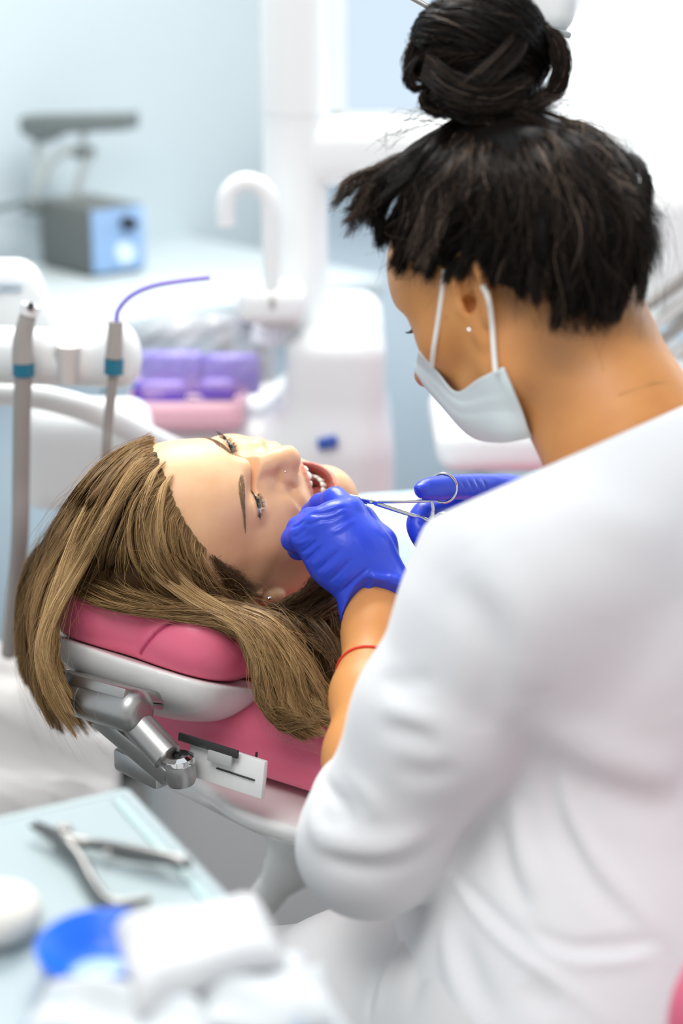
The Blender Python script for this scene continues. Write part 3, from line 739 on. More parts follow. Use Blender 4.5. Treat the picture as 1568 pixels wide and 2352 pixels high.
# ------------------------------------------------------------------ delivery tray and hoses right of the dentist's head, lamp above
YD = 2.15
dl = thing('delivery_tray', PY(1120, 1050, YD), 'white rounded tray with raised rim below the face mask', 'tray')
zq = PY(1120, 1010, YD)[2]
fdx = Field(axis((.06, .46, .004)), axis((YD - .12, YD + .22, .005)), axis((zq - .08, zq + .08, .003)))
x0 = PY(1000, 1000, YD - .02)[0]
fdx.box((x0 + .17, YD + .06, zq), (.17, .12, .028), r=.024, k=0); fdx.box((x0 + .17, YD + .06, zq + .028), (.155, .105, .020), r=.012, k=.004, op='s')
fdx.build('tray_body', m_white, dl); MB().tube(np.array([(x0 + .30, YD + .08, zq - .008), (.86, YD + .10, zq - .008)]), .018, 16).build('arm', m_white, dl); MB().tube(np.array([(.88, YD + .10, zq + .03), (.88, YD + .10, .02)]), .03, 16).build('support', m_white, dl); MB().lathe([(0, .0), (.2, .0), (.2, .03), (.05, .05), (0, .05)], c=(.88, YD + .10, 0), n=32).build('foot', m_white, dl)
yh = 2.3
du = thing('delivery_unit', PY(1560, 700, yh), 'white delivery head with grey instrument hoses right of the dentist', 'delivery unit')
MB().box(PY(1640, 560, yh + .1), (.22, .2, .20), bevel=.05, seg=4).build('head', m_white, du)
for k, (xa, ya, xb, yb_) in enumerate(((1600, 620, 1440, 735), (1610, 660, 1470, 775), (1620, 700, 1495, 800), (1630, 740, 1530, 830))):
    MB().tube(spline(np.array([PY(xa, ya, yh), PY((xa + xb) / 2 + 12, (ya + yb_) / 2 - 8, yh), PY(xb, yb_, yh)]), 12), .0075, 10).build('hose', m_shellg if k % 2 else m_hose, du)
MB().box(PY(1540, 850, yh + .05), (.16, .14, .06), bevel=.02).build('shelf', m_white, du)
hx = PY(1640, 560, yh + .1); MB().tube(np.array([hx, (1.06, yh + .25, hx[2])]), .03, 16).build('arm', m_white, du); MB().tube(np.array([(1.08, yh + .25, hx[2] + .04), (1.08, yh + .25, .02)]), .04, 16).build('support', m_white, du)
ol = thing('operating_lamp', P(1245, -60, 1.75), 'white operating lamp head hanging above the patient behind the bun', 'lamp')
ll = lambda px, py, d=1.75: P(px, py, d)
fl = Field(axis((.10, .32, .003)), axis((1.60, 2.10, .004)), axis((1.40, 1.62, .003)))
a0, a1 = ll(1160, -70), ll(1262, 8)
fl.chain([ll(1130, -90, 1.80), ll(1225, -40, 1.78)], [.06, .045], k=0); fl.box(ll(1235, 5), (.032, .06, .028), R=np.array([[math.cos(.18), 0, math.sin(.18)], [0, 1, 0], [-math.sin(.18), 0, math.cos(.18)]]), r=.022, k=.03)
fl.build('shade', m_white, ol)
MB().box(ll(1255, 66, 1.72), (.038, .08, .006), R=np.array([[math.cos(.22), 0, math.sin(.22)], [0, 1, 0], [-math.sin(.22), 0, math.cos(.22)]]), bevel=.002).build('lens_rim', mat('lamp_rim_grey', (.30, .33, .33), rough=.3), ol)
MB().tube(np.array([ll(935, -12, 1.6), ll(992, 20, 1.6)]), .0028, 10).build('handle', m_steel, ol)
MB().tube(np.array([ll(1130, -90, 1.8), (.30, 2.0, 2.05), (PY(1300, 300, yp)[0], yp, 2.02), (cx_, yp, 2.02)]), .022, 16).build('arm', m_white, ol)
# ------------------------------------------------------------------ patient: body (head, neck, shoulders) in head axes: x her right, y out of the face, z to the crown
R_pt = np.array([[0.4095, 0.7844, -0.4658], [0.5407, -0.6199, -0.5686], [-0.7348, -0.0190, -0.6780]])
O_pt = c2w((( 478 - 784) / FPX * 1.715, (1217 - 1176) / FPX * 1.715, 1.715))
M_pt = frame(v2w(R_pt[0]), v2w(R_pt[1]), v2w(R_pt[2]), O_pt)
def L2W(p): p = np.asarray(p, float); return p @ M_pt[:3, :3].T + M_pt[:3, 3]
patient = thing('person', O_pt, 'woman with long blonde hair lying back in the dental chair with her mouth wide open', 'person')
H = .00125
fp = Field(axis((-.24, -.10, .006), (-.10, .10, H), (.10, .24, .006)), axis((-.17, -.115, .006), (-.115, -.03, .0025), (-.03, .135, H)), axis((-.44, -.18, .006), (-.18, -.135, .003), (-.135, .06, H), (.06, .145, .0022)), M_pt)
fp.ell((0, -.010, .043), (.075, .096, .088), k=.0)
fp.ell((0, .022, .022), (.066, .068, .075), k=.03)
fp.ell((0, .026, -.022), (.058, .060, .052), k=.03)
fp.ell((0, .052, -.035), (.043, .044, .036), k=.025)              # upper jaw
for s in (-1, 1):
    fp.ell((s * .044, .046, -.014), (.022, .026, .018), k=.022)    # cheek bone
    fp.chain([(s * .055, .004, -.012), (s * .052, -.006, -.058), (s * .040, .028, -.094), (s * .016, .054, -.117)], [.020, .019, .018, .017], k=.028)   # jaw
    fp.ell((s * .038, .040, -.058), (.021, .028, .034), k=.022)    # cheek
    fp.bump((s * .030, .088, .014), (.017, .02, .011), -.0085)     # eye socket
    fp.bump((s * .026, .094, .031), (.020, .02, .007), .0028)      # brow
    fp.bump((s * .060, .060, .035), (.018, .03, .03), -.003)       # temple
fp.ell((0, .057, -.119), (.020, .0185, .018), k=.018)              # chin
fp.chain([(-.024, .050, -.088), (0, .0655, -.106), (.024, .050, -.088)], .0105, k=.018)
fp.ell((0, .030, -.106), (.036, .030, .014), k=.02)                # floor of the jaw
# neck and trunk
ax = unit((.79, .61, 0)); fr_ = unit((-.61, .79, 0))
fp.chain([(0, -.022, -.045), (0, -.034, -.11), (.012, -.070, -.19)], [.056, .052, .058], k=.03)
c0 = np.array([0, -.055, -.24]) - fr_ * .05
fp.chain([c0 - ax * .15, c0 + ax * .15], [.062, .062], k=.06)
fp.chain([c0 + fr_ * .01 - ax * .07 + [0, 0, -.06], c0 + fr_ * .01 - ax * .07 + [0, 0, -.20]], [.085, .09], k=.05)
fp.chain([c0 + fr_ * .01 + ax * .07 + [0, 0, -.06], c0 + fr_ * .01 + ax * .07 + [0, 0, -.20]], [.085, .09], k=.05)
# nose
for s in (-1, 1): fp.bump((s * .023, .090, -.016), (.010, .02, .016), -.0050)
fp.chain([(0, .086, .022), (0, .0925, .006), (0, .102, -.010), (0, .1085, -.022)], [.0072, .0068, .0078, .0098], k=.010)
fp.chain([(0, .1085, -.024), (0, .099, -.035)], [.0085, .006], k=.006)
for s in (-1, 1):
    fp.ell((s * .0152, .0870, -.0262), (.0078, .0125, .0098), k=.0045); fp.chain([(s * .0130, .0885, -.0280), (s * .003, .1055, -.0265)], [.0092, .0092], k=.005)
    fp.chain([(s * .0150, .084, -.022), (s * .008, .095, -.020)], [.005, .006], k=.01)
    fp.ell((s * .0062, .1010, -.0375), (.0034, .0062, .0042), k=.002, op='s')
    fp.stroke([(s * .0185, .0965, -.0245), (s * .0218, .0905, -.031), (s * .019, .092, -.038)], .0024, -.0026)
    fp.bump((s * .036, .078, -.040), (.013, .02, .017), .0055)
cr_ = [np.array(fp.hit(*q)) for q in ((651, 1104), (667, 1128), (687, 1155), (706, 1188))]; rd_ = [np.array(fp.hit(*q)) for q in ((640, 1108), (654, 1135), (674, 1164), (694, 1194))]
ac_ = [np.array(fp.hit(*q)) for q in ((641, 1074), (638, 1090), (642, 1106), (652, 1119))]
for s in (1, -1): fp.stroke([q * [s, 1, 1] for q in ac_], .0026, -.0036)
for s in (1, -1): fp.stroke([q * [s, 1, 1] for q in cr_], .0042, -.0042); fp.stroke([q * [s, 1, 1] for q in rd_], .0055, .0026)
# mouth
Rm = np.array([[1, 0, 0], [0, .93, .37], [0, -.37, .93]]).T
fp.ell((0, .074, -.0745), (.0245, .050, .0205), R=Rm.T, k=.006, op='s')
fp.ell((0, .045, -.082), (.023, .032, .022), k=.006, op='s')
th = np.linspace(0, 2 * np.pi, 29)
sn = np.sin(th); sa_ = np.abs(sn)
lipc = np.stack([.0258 * np.cos(th), np.where(sn > 0, .0670 + .0275 * sa_ ** .8, .0670 + .0115 * sa_), np.where(sn > 0, -.0670 + .0175 * sa_ ** .8, -.0670 - .0315 * sa_)], 1)
lipr = np.where(sn > 0, .0021 + .0005 * sn, .0021 + .0023 * sa_)
fp.chain(lipc, lipr, k=.0035)
# eyes
EYE = [np.array([s * .0318, .0690, .0130]) for s in (1, -1)]
for s, e in zip((1, -1), EYE):
    fp.ell(e, .0171, k=.006)
    R_ = .0164
    def ap(x, y, z, e=e, s=s):
        X = (x - e[0]) * s; Y = y - e[1]; Z = z - e[2]
        az = np.degrees(np.arctan2(X, Y)) ; el = np.degrees(np.arctan2(Z, np.sqrt(X * X + Y * Y)))
        q = np.clip(1 - (az / 60.0) ** 2, -1, 1)
        up = 9.5 * q + az * .05; lo = -12 * q + az * .05
        d = np.maximum(el - up, lo - el) * (math.pi / 180 * R_)
        d = np.where(Y < .002, .02, d)
        return np.maximum(d, .0120 - np.sqrt(X * X + Y * Y + Z * Z))
    fp.apply(e - .018, e + .022, ap, .0012, 's')
    cr = [e + np.array([s * -.014, .0100, .0058]), e + np.array([0, .0150, .0080]), e + np.array([s * .015, .0090, .0060])]
    fp.stroke(cr, .0016, -.0011)
# ears
for s in (-1, 1):
    Re = np.array([[math.cos(.35), s * math.sin(.35), 0], [-s * math.sin(.35), math.cos(.35), 0], [0, 0, 1]]).T
    EO = np.array([s * .003, .001, -.008])
    fp.ell(EO + (s * .0745, -.010, .002), (.006, .017, .028), R=Re, k=.006)
    fp.ell(EO + (s * .0765, -.002, -.030), (.0068, .0110, .0145), k=.004)
    fp.ell(EO + (s * .0805, -.006, -.003), (.006, .0095, .014), R=Re, k=.003, op='s')
    fp.chain(EO + [(s * .076, .004, .010), (s * .079, -.010, .028), (s * .084, -.024, .018), (s * .083, -.024, -.004), (s * .078, -.012, -.024)], .0032, k=.004, n=16)
    fp.ell(EO + (s * .077, .006, -.006), (.003, .004, .006), k=.004)    # tragus

def lipmask(V):
    d = np.full(len(V), 1.0)
    q = spline(lipc, 60)
    near = np.abs(V[:, 0]) < .05
    Vn = V[near]; dd = np.full(len(Vn), 1.0)
    for p, r in zip(q, np.interp(np.linspace(0, 1, 60), np.linspace(0, 1, 29), lipr)): dd = np.minimum(dd, np.linalg.norm(Vn - p, axis=1) - r)
    d[near] = dd
    out = np.clip(1 - np.maximum(d - .0002, 0) / .0016, 0, 1)
    return out
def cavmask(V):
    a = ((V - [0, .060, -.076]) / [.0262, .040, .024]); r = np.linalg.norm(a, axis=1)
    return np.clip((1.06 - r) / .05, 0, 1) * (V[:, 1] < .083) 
def blush(V):
    o = np.zeros(len(V))
    for s in (-1, 1):
        o += .4 * np.exp(-np.sum(((V - [s * .042, .066, -.026]) / [.020, .03, .018]) ** 2, 1))
        o += .25 * np.exp(-np.sum(((V - [s * .078, -.006, -.02]) / [.010, .025, .03]) ** 2, 1))
        o += .35 * np.exp(-np.sum(((V - [s * .031, .083, .012]) / [.019, .02, .0085]) ** 2, 1))
    return o + .25 * np.exp(-np.sum(((V - [0, .112, -.026]) / [.016, .015, .012]) ** 2, 1))
m_skin = mat('skin_fair', (.83, .51, .29), rough=.42, spec=.45, sss=.3, sssr=(1, .4, .22), sscale=.0045, bump=(900, .06, .0006), noise=(60, (.79, .47, .26), .35, .7))
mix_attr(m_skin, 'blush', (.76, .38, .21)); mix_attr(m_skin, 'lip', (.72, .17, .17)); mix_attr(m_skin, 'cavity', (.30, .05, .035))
pt_body = fp.build('body', m_skin, patient, attrs={'lip': lipmask, 'cavity': cavmask, 'blush': blush})

# eyeballs
m_eye = mat('eye', (.86, .83, .80), rough=.12, spec=.4, coat=.15)
mix_attr(m_eye, 'iris', (.17, .165, .11)); mix_attr(m_eye, 'pupil', (.005, .005, .005))
def eyeball(e, look, name):
    u_ = np.linspace(0, np.pi, 33); v_ = np.linspace(0, 2 * np.pi, 41)[:-1]
    look = unit(look); t1 = unit(np.cross(look, [0, 0, 1])); t2 = np.cross(look, t1); V = []; I = []; Pu = []
    for a in u_:
        rr = .0158 + (.0008 * max(0, 1 - (a / .42) ** 2))
        for b in v_:
            V.append(e + rr * (math.cos(a) * look + math.sin(a) * (math.cos(b) * t1 + math.sin(b) * t2)))
            I.append(1.0 if a < .41 else 0.0); Pu.append(1.0 if a < .15 else 0.0)
    n = len(v_); Q = [(i * n + k, i * n + (k + 1) % n, (i + 1) * n + (k + 1) % n, (i + 1) * n + k) for i in range(32) for k in range(n)]
    mesh_np(name, L2W(V), Q, m_eye, patient, attrs={'iris': I, 'pupil': Pu})
for e in EYE: eyeball(e, (.10, 1, .0), 'eye')

# brows and lashes
m_brow = hair_mat('brow_hair', [(0, (.20, .12, .065)), (1, (.40, .26, .15))])
m_lash = mat('lash', (.012, .009, .008), rough=.4)
def on_face(p, lift=.0004):
    """slide p along y to the skin"""
    ys = np.arange(.135, .0, -.0006); pts = np.stack([np.full_like(ys, p[0]), ys, np.full_like(ys, p[2])], 1)
    v = fp.val(pts); b = np.nonzero(v < lift)[0]
    return pts[b[0]] if len(b) else np.asarray(p, float)
for s in (1, -1):
    hb = Hair(); C = []; 
    for i in range(420):
        t = RNG.uniform(0, 1); arc = np.array([.011 + .040 * t, 0, .0255 + .0085 * math.sin(min(t * 1.15, 1) * 2.0) - .006 * t * t])
        wd = .0014 + .0058 * (1 - t) ** .8 * min(1, .35 + t * 3) * RNG.uniform(-1, 1); root = arc + [0, 0, wd]; ln = .0062
        dirv = np.array([.75, 0, .65 * (1 - t) - .45 * t - 1.2 * wd / .005 * .2])
        p0 = on_face((s * root[0], 0, root[2])); p1 = on_face((s * (root[0] + dirv[0] * ln * .55), 0, root[2] + dirv[2] * ln * .55)); p2 = on_face((s * (root[0] + dirv[0] * ln), 0, root[2] + dirv[2] * ln))
        p1 = p1 + [0, .0006, 0]; p2 = p2 + [0, .0005, 0]
        C.append(spline([p0, p1, p2], 5))
    C = L2W(np.array(C)); rad = np.full(C.shape[:2], .00012) * np.array([1, 1, .9, .7, .3])
    V, Q, n, mm, sd = strands_vf(C, rad); hb.raw(V, Q, np.repeat(RNG.uniform(0, 1, n), mm * sd)); hb.build('eyebrow', m_brow, patient)
for s, e in zip((1, -1), EYE):
    C = []
    for up in (1, 0):
        for i in range(120 if up else 60):
            az = RNG.uniform(-48, 58) if up else RNG.uniform(-24, 54); q = 1 - (az / 60.0) ** 2
            el = (9.5 * q if up else -12 * q) + az * .05; a = math.radians(az); b = math.radians(el); r0 = .0166
            d = np.array([s * math.sin(a) * math.cos(b), math.cos(a) * math.cos(b), math.sin(b)]); p0 = e + d * r0
            ln = (.0058 + .002 * az / 46 if up else .0036) * RNG.uniform(.75, 1.1)
            if up: cv = [p0, p0 + ln * .5 * unit(d + [s * .35 * a, .0, .1]), p0 + ln * unit(d + [s * .6 * a, .0, .75])]
            else: cv = [p0, p0 + ln * .5 * unit(d + [s * .2 * a, 0, -.3]), p0 + ln * unit(d + [s * .3 * a, 0, -.75])]
            C.append(spline(cv, 5))
    C = L2W(np.array(C)); rad = np.full(C.shape[:2], .00012) * np.array([1.1, 1, .85, .6, .25])
    V, Q, *_ = strands_vf(C, rad); mesh_np('eyelashes', V, Q, m_lash, patient)

# teeth
m_tooth = mat('tooth', (.86, .80, .68), rough=.22, spec=.5, sss=.2, sscale=.002, coat=.3)
m_gum = mat('gum', (.55, .14, .13), rough=.3, sss=.3, sscale=.004)
m_tongue = mat('tongue', (.52, .13, .12), rough=.35, sss=.3, sscale=.004, bump=(400, .2, .001))
def arch(t, w_, dp):  # t -1..1
    a = t * 1.35; return np.array([w_ * math.sin(a) / math.sin(1.35), dp * (math.cos(a) - 1), 0])
def teeth(front, w_, dp, up, name):
    front = np.asarray(front, float)
    tb = patient
    ws = [.0086, .0068, .0078, .0072, .0070, .0098] if up > 0 else [.0055, .0060, .0068, .0070, .0074, .0105]
    hts = [.0100, .0088, .0096, .0080, .0072, .0070] if up > 0 else [.0086, .0086, .0092, .0080, .0074, .0068]
    N = 400; ts = np.linspace(0, 1.0, N); pts = np.array([arch(t, w_, dp) for t in ts]); L_ = np.r_[0, np.cumsum(np.linalg.norm(np.diff(pts, axis=0), axis=1))]
    for s in (1, -1):
        pos = 0.0
        for i, (wd, ht) in enumerate(zip(ws, hts)):
            mid = pos + wd / 2; pos += wd
            if mid > L_[-1]: break
            t = float(np.interp(mid, L_, ts)); p = arch(t, w_, dp); tg = unit(arch(min(t + .01, 1.2), w_, dp) - arch(t - .01, w_, dp)); nr = np.array([-tg[1], tg[0], 0])
            if nr @ [0, 1, 0] < 0 and i < 3: nr = -nr
            if nr[0] < 0: nr = -nr if i >= 3 else nr
            thk = .0036 if i < 3 else .0072
            # superellipsoid tooth: flattened at the cutting edge
            V = []; nu, nv = 13, 16
            for a in np.linspace(-np.pi / 2, np.pi / 2, nu):
                for b in np.linspace(0, 2 * np.pi, nv, endpoint=False):
                    ca, sa = math.cos(a), math.sin(a); f_ = lambda q, e: math.copysign(abs(q) ** e, q)
                    zz = f_(sa, .55); edge = (zz * -up + 1) / 2          # 1 at the cutting edge
                    cz = f_(ca, .45)
                    xw = f_(math.cos(b), .7) * cz * wd * .5 * (.80 + .20 * edge); yw = f_(math.sin(b), .8) * cz * thk * (1 - (.55 if i < 3 else .1) * edge)
                    V.append((xw, yw, zz * ht * .62))
            V = np.array(V); q = V[:, :1] * tg * s ** 0 + V[:, 1:2] * nr + V[:, 2:3] * np.array([0, 0, 1])
            q = q + p + [0, 0, up * ht * .5]
            if s < 0: q[:, 0] *= -1
            c, s_ = (math.cos(tilt), math.sin(tilt)) if (tilt := (-.42 if up < 0 else .12)) else (1, 0)
            q = np.stack([q[:, 0], c * q[:, 1] - s_ * q[:, 2], s_ * q[:, 1] + c * q[:, 2]], 1)
            Q = [(r * nv + k, r * nv + (k + 1) % nv, (r + 1) * nv + (k + 1) % nv, (r + 1) * nv + k) for r in range(nu - 1) for k in range(nv)]
            mesh_np('tooth', L2W(q + front), Q, m_tooth, patient)
    # gum ridge
    g = np.array([arch(t, w_, dp) for t in np.linspace(-.95, .95, 25)]); g[:, 2] += up * .0115; g[:, 1] -= .001
    c, s_ = math.cos(tilt), math.sin(tilt); g = np.stack([g[:, 0], c * g[:, 1] - s_ * g[:, 2], s_ * g[:, 1] + c * g[:, 2]], 1)
    V, F = tube_vf(L2W(g + front), .0052, 10); MB().add(V, F).build('gum', m_gum, patient)
teeth((0, .0895, -.0620), .0225, .034, 1, 'upper')
teeth((0, .0755, -.0875), .0210, .032, -1, 'lower')
ft = Field(axis((-.03, .03, .0015)), axis((.0, .075, .0015)), axis((-.115, -.06, .0015)), M_pt)
ft.chain([(0, .022, -.092), (0, .045, -.094), (0, .060, -.0985)], [.0135, .012, .007], k=.006); ft.bump((0, .05, -.084), (.0025, .03, .01), -.001)
ft.build('tongue', m_tongue, patient)
# studs
m_metal = mat('steel_jewel', (.85, .83, .80), rough=.12, metal=1)
def stud(p, r, name):
    V, F = [], []; n = 12; pr = [(0.0, r), (r * .6, r * .8), (r, .2 * r), (r * .9, -r * .4), (0.0, -r * .8)]
    MB().lathe(pr, c=p, n=n).build(name, m_metal, patient)
stud(fp.hit(655, 1083, world=True), .0011, 'nose_stud')
stud(fp.hit(617, 1373, world=True), .0024, 'earring')
# ------------------------------------------------------------------ patient hair
m_blond = hair_mat('blonde_hair', [(0, (.040, .022, .011)), (.30, (.14, .078, .032)), (.55, (.34, .205, .085)), (.8, (.58, .37, .165)), (1, (.78, .57, .30))], rough=.36, spec=.3)
hp = Hair()
# cap under the strands: follows the skull
fc = Field(axis((-.11, .11, .0025)), axis((-.13, .11, .0025)), axis((-.07, .16, .0025)), M_pt)
fc.ell((0, -.016, .044), (.0775, .0985, .0915), k=0); fc.ell((0, -.05, .0), (.066, .058, .06), k=.03)
fc.plane((0, .068, .085), (0, .90, -.45), k=.01); fc.plane((0, .024, -.02), (0, .96, -.28), k=.01); fc.plane((0, 0, -.052), (0, 0, -1), k=.01)
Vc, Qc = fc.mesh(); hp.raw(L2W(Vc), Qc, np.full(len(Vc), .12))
def G(*pts):
    """guide: (px, py, d) absolute depth, or (px, py, 'h', lift) on the head"""
    out = []
    for q in pts:
        if q[2] == 'h':
            pw = fc_hit(q[0], q[1]); 
            if pw is None: raise RuntimeError(str(q))
            o = np.array([0, 0, CAMZ]); v = unit(o - pw); out.append(pw + v * q[3])
        else: out.append(P(*q))
    return np.array(out)
def fc_hit(px, py):
    ds = np.arange(1.5, 1.95, .001); W = c2w(np.stack([(px - 784) / FPX * ds, (py - 1176) / FPX * ds, ds], -1)); Lq = (W - M_pt[:3, 3]) @ M_pt[:3, :3]
    best = None
    for F_ in (fp, fc):
        ins = np.ones(len(ds), bool)
        for i in range(3): ins &= (Lq[:, i] > F_.a[i][0]) & (Lq[:, i] < F_.a[i][-1])
        v = np.where(ins, F_.val(Lq), 1.0); b = np.nonzero(v < 0)[0]
        k = b[0] if len(b) else int(np.argmin(v))
        if best is None or k < best: best = k
    return W[best]
toc = unit(-np.array([.0, CP, -SP]))
# A: from the hairline of the forehead back over the crown, then down the near side onto the headrest
A = [
 G((352, 1003, 'h', .001), (300, 1024, 'h', .008), (230, 1085, 'h', .010), (150, 1185, 'h', .012), (90, 1300, 1.70), (70, 1440, 1.70), (110, 1620, 1.70)),
 G((350, 1030, 'h', .001), (315, 1045, 'h', .010), (262, 1110, 'h', .012), (200, 1215, 'h', .014), (150, 1320, 1.63), (112, 1440, 1.615), (104, 1570, 1.62), (165, 1690, 1.63)),
 G((362, 1075, 'h', .001), (330, 1085, 'h', .010), (285, 1140, 'h', .014), (225, 1250, 'h', .016), (165, 1350, 1.615), (125, 1450, 1.605), (134, 1570, 1.61), (240, 1700, 1.63)),
]
hp.sheet(A, 7000, m=30, thick=.0028, fuzz=.0012, clump=9, clump_amt=.75, r=.00024, tone=.56, tvar=.26, normal=toc, trim=.2, lock=.0045, ltrim=.1)
AC = [
 G((358, 1040, 'h', .0), (325, 1065, 'h', .006), (255, 1150, 'h', .007), (195, 1260, 'h', .008), (180, 1325, 1.65), (230, 1370, 1.632), (330, 1398, 1.618)),
 G((364, 1060, 'h', .0), (330, 1090, 'h', .006), (280, 1180, 'h', .007), (240, 1280, 'h', .008), (250, 1335, 1.65), (320, 1372, 1.635), (430, 1400, 1.615)),
 G((372, 1085, 'h', .0), (340, 1118, 'h', .006), (305, 1200, 'h', .007), (295, 1290, 'h', .008), (330, 1345, 1.65), (420, 1382, 1.63), (520, 1410, 1.612)),
]
hp.sheet(AC, 6500, m=26, thick=.003, fuzz=.0014, clump=9, clump_amt=.7, r=.00024, tone=.36, tvar=.24, normal=toc, trim=.15, lock=.004, ltrim=.1)
# far curtain hanging behind the headrest on the left
B = [
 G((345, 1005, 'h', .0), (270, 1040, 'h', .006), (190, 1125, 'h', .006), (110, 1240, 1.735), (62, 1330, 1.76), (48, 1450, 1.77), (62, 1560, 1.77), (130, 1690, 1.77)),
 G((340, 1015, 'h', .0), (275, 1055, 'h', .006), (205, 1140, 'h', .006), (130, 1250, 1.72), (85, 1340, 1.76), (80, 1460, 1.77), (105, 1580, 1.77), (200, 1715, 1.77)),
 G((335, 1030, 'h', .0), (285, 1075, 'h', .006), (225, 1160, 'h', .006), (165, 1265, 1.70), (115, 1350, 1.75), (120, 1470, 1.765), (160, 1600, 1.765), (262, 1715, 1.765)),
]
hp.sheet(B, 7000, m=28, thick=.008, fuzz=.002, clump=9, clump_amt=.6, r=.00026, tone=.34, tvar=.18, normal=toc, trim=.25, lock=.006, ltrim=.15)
# C: the broad near side: from the hairline down to the ear, sweeping to the right under the ear
C_ = [
 G((372, 1080, 'h', .001), (335, 1110, 'h', .010), (300, 1190, 'h', .014), (310, 1290, 'h', .015), (390, 1370, 'h', .014), (500, 1415, 1.625), (580, 1450, 1.60)),
 G((385, 1115, 'h', .001), (350, 1150, 'h', .010), (335, 1230, 'h', .014), (375, 1320, 'h', .016), (470, 1385, 'h', .014), (560, 1420, 1.615), (640, 1480, 1.595)),
 G((400, 1150, 'h', .001), (380, 1190, 'h', .009), (385, 1270, 'h', .012), (440, 1345, 'h', .014), (520, 1390, 'h', .012), (600, 1425, 1.612), (690, 1500, 1.60)),
 G((425, 1200, 'h', .001), (420, 1240, 'h', .007), (440, 1300, 'h', .010), (490, 1360, 'h', .012), (550, 1395, 'h', .010), (620, 1430, 1.61), (710, 1520, 1.61)),
 G((470, 1262, 'h', .001), (470, 1290, 'h', .005), (492, 1330, 'h', .008), (530, 1375, 'h', .010), (575, 1405, 'h', .008), (640, 1440, 1.61), (720, 1540, 1.615)),
]
hp.sheet(C_, 12000, m=28, thick=.0024, fuzz=.0010, clump=9, clump_amt=.75, r=.00023, tone=.50, tvar=.26, normal=toc, trim=.12, lock=.0038, ltrim=.08)
# side burn, dark short hair before the ear
D = [
 G((480, 1268, 'h', .0), (500, 1300, 'h', .003), (535, 1340, 'h', .004), (572, 1372, 'h', .006)),
 G((500, 1285, 'h', .0), (525, 1315, 'h', .002), (552, 1345, 'h', .003), (582, 1368, 'h', .005)),
 G((530, 1305, 'h', .0), (548, 1325, 'h', .001), (565, 1345, 'h', .002), (585, 1362, 'h', .003)),
]
hp.sheet(D, 900, m=12, thick=.0025, fuzz=.0042, clump=8, clump_amt=.2, r=.00013, tone=.20, tvar=.14, normal=toc, trim=.6, root=.6, endspread=.004)
# E: hair squeezed on the cushion top, running left to right
E_ = [
 G((160, 1345, 1.655), (215, 1385, 1.63), (300, 1408, 1.617), (400, 1416, 1.608), (500, 1428, 1.600), (570, 1455, 1.596)),
 G((150, 1330, 1.66), (200, 1372, 1.635), (290, 1400, 1.62), (400, 1408, 1.612), (500, 1420, 1.602), (570, 1450, 1.597)),
 G((140, 1300, 1.67), (220, 1345, 1.64), (310, 1380, 1.625), (410, 1398, 1.615), (510, 1408, 1.607), (590, 1440, 1.60)),
 G((175, 1285, 1.665), (240, 1320, 1.645), (320, 1362, 1.63), (420, 1388, 1.62), (520, 1400, 1.61), (610, 1435, 1.602)),
 G((215, 1270, 1.66), (265, 1300, 1.65), (330, 1345, 1.635), (430, 1380, 1.622), (530, 1395, 1.612), (630, 1430, 1.605)),
 G((245, 1255, 1.665), (290, 1290, 1.655), (350, 1332, 1.64), (440, 1372, 1.626), (540, 1392, 1.614), (640, 1428, 1.606)),
]
hp.sheet(E_, 7000, m=24, thick=.004, fuzz=.0016, clump=7, clump_amt=.7, r=.00024, tone=.46, tvar=.24, normal=toc, trim=.15, lock=.004)
# F: long lock falling over the near end of the headrest, down to the right
F_ = [
 G((470, 1405, 1.607), (545, 1460, 1.592), (580, 1540, 1.585), (605, 1610, 1.585), (650, 1670, 1.585), (725, 1700, 1.585)),
 G((490, 1400, 1.605), (570, 1440, 1.590), (620, 1530, 1.583), (650, 1610, 1.583), (690, 1660, 1.583), (748, 1690, 1.583)),
 G((520, 1398, 1.602), (610, 1440, 1.590), (670, 1520, 1.583), (695, 1600, 1.583), (720, 1645, 1.583), (765, 1670, 1.583)),
 G((560, 1398, 1.605), (640, 1430, 1.597), (700, 1500, 1.590), (735, 1570, 1.59), (755, 1620, 1.59), (790, 1650, 1.59)),
]
hp.sheet(F_, 11000, m=28, thick=.004, fuzz=.0016, clump=7, clump_amt=.8, r=.00024, tone=.58, tvar=.26, normal=toc, trim=.22, lock=.0065, ltrim=.12)
# dark mass behind the neck
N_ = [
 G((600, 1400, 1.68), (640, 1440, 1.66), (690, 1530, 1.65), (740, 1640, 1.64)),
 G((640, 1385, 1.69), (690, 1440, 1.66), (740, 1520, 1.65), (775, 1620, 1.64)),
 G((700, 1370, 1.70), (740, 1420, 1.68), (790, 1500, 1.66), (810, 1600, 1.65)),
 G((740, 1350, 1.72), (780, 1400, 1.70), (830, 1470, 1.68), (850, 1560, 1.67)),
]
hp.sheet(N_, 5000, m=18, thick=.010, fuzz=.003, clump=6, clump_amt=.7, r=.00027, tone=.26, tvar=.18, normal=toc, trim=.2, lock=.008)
J_ = [
 G((590, 1412, 1.650), (640, 1400, 1.655), (690, 1372, 1.662), (730, 1335, 1.670), (765, 1300, 1.68)),
 G((605, 1425, 1.655), (655, 1418, 1.66), (710, 1395, 1.665), (755, 1355, 1.675), (790, 1310, 1.69)),
 G((620, 1440, 1.655), (675, 1440, 1.66), (735, 1425, 1.665), (785, 1390, 1.675), (815, 1340, 1.69)),
]
hp.sheet(J_, 3600, m=16, thick=.004, fuzz=.0025, clump=6, clump_amt=.6, r=.00026, tone=.20, tvar=.16, normal=toc, trim=.3, lock=.005)  # dark hair added under the jaw, standing in for the shadow there
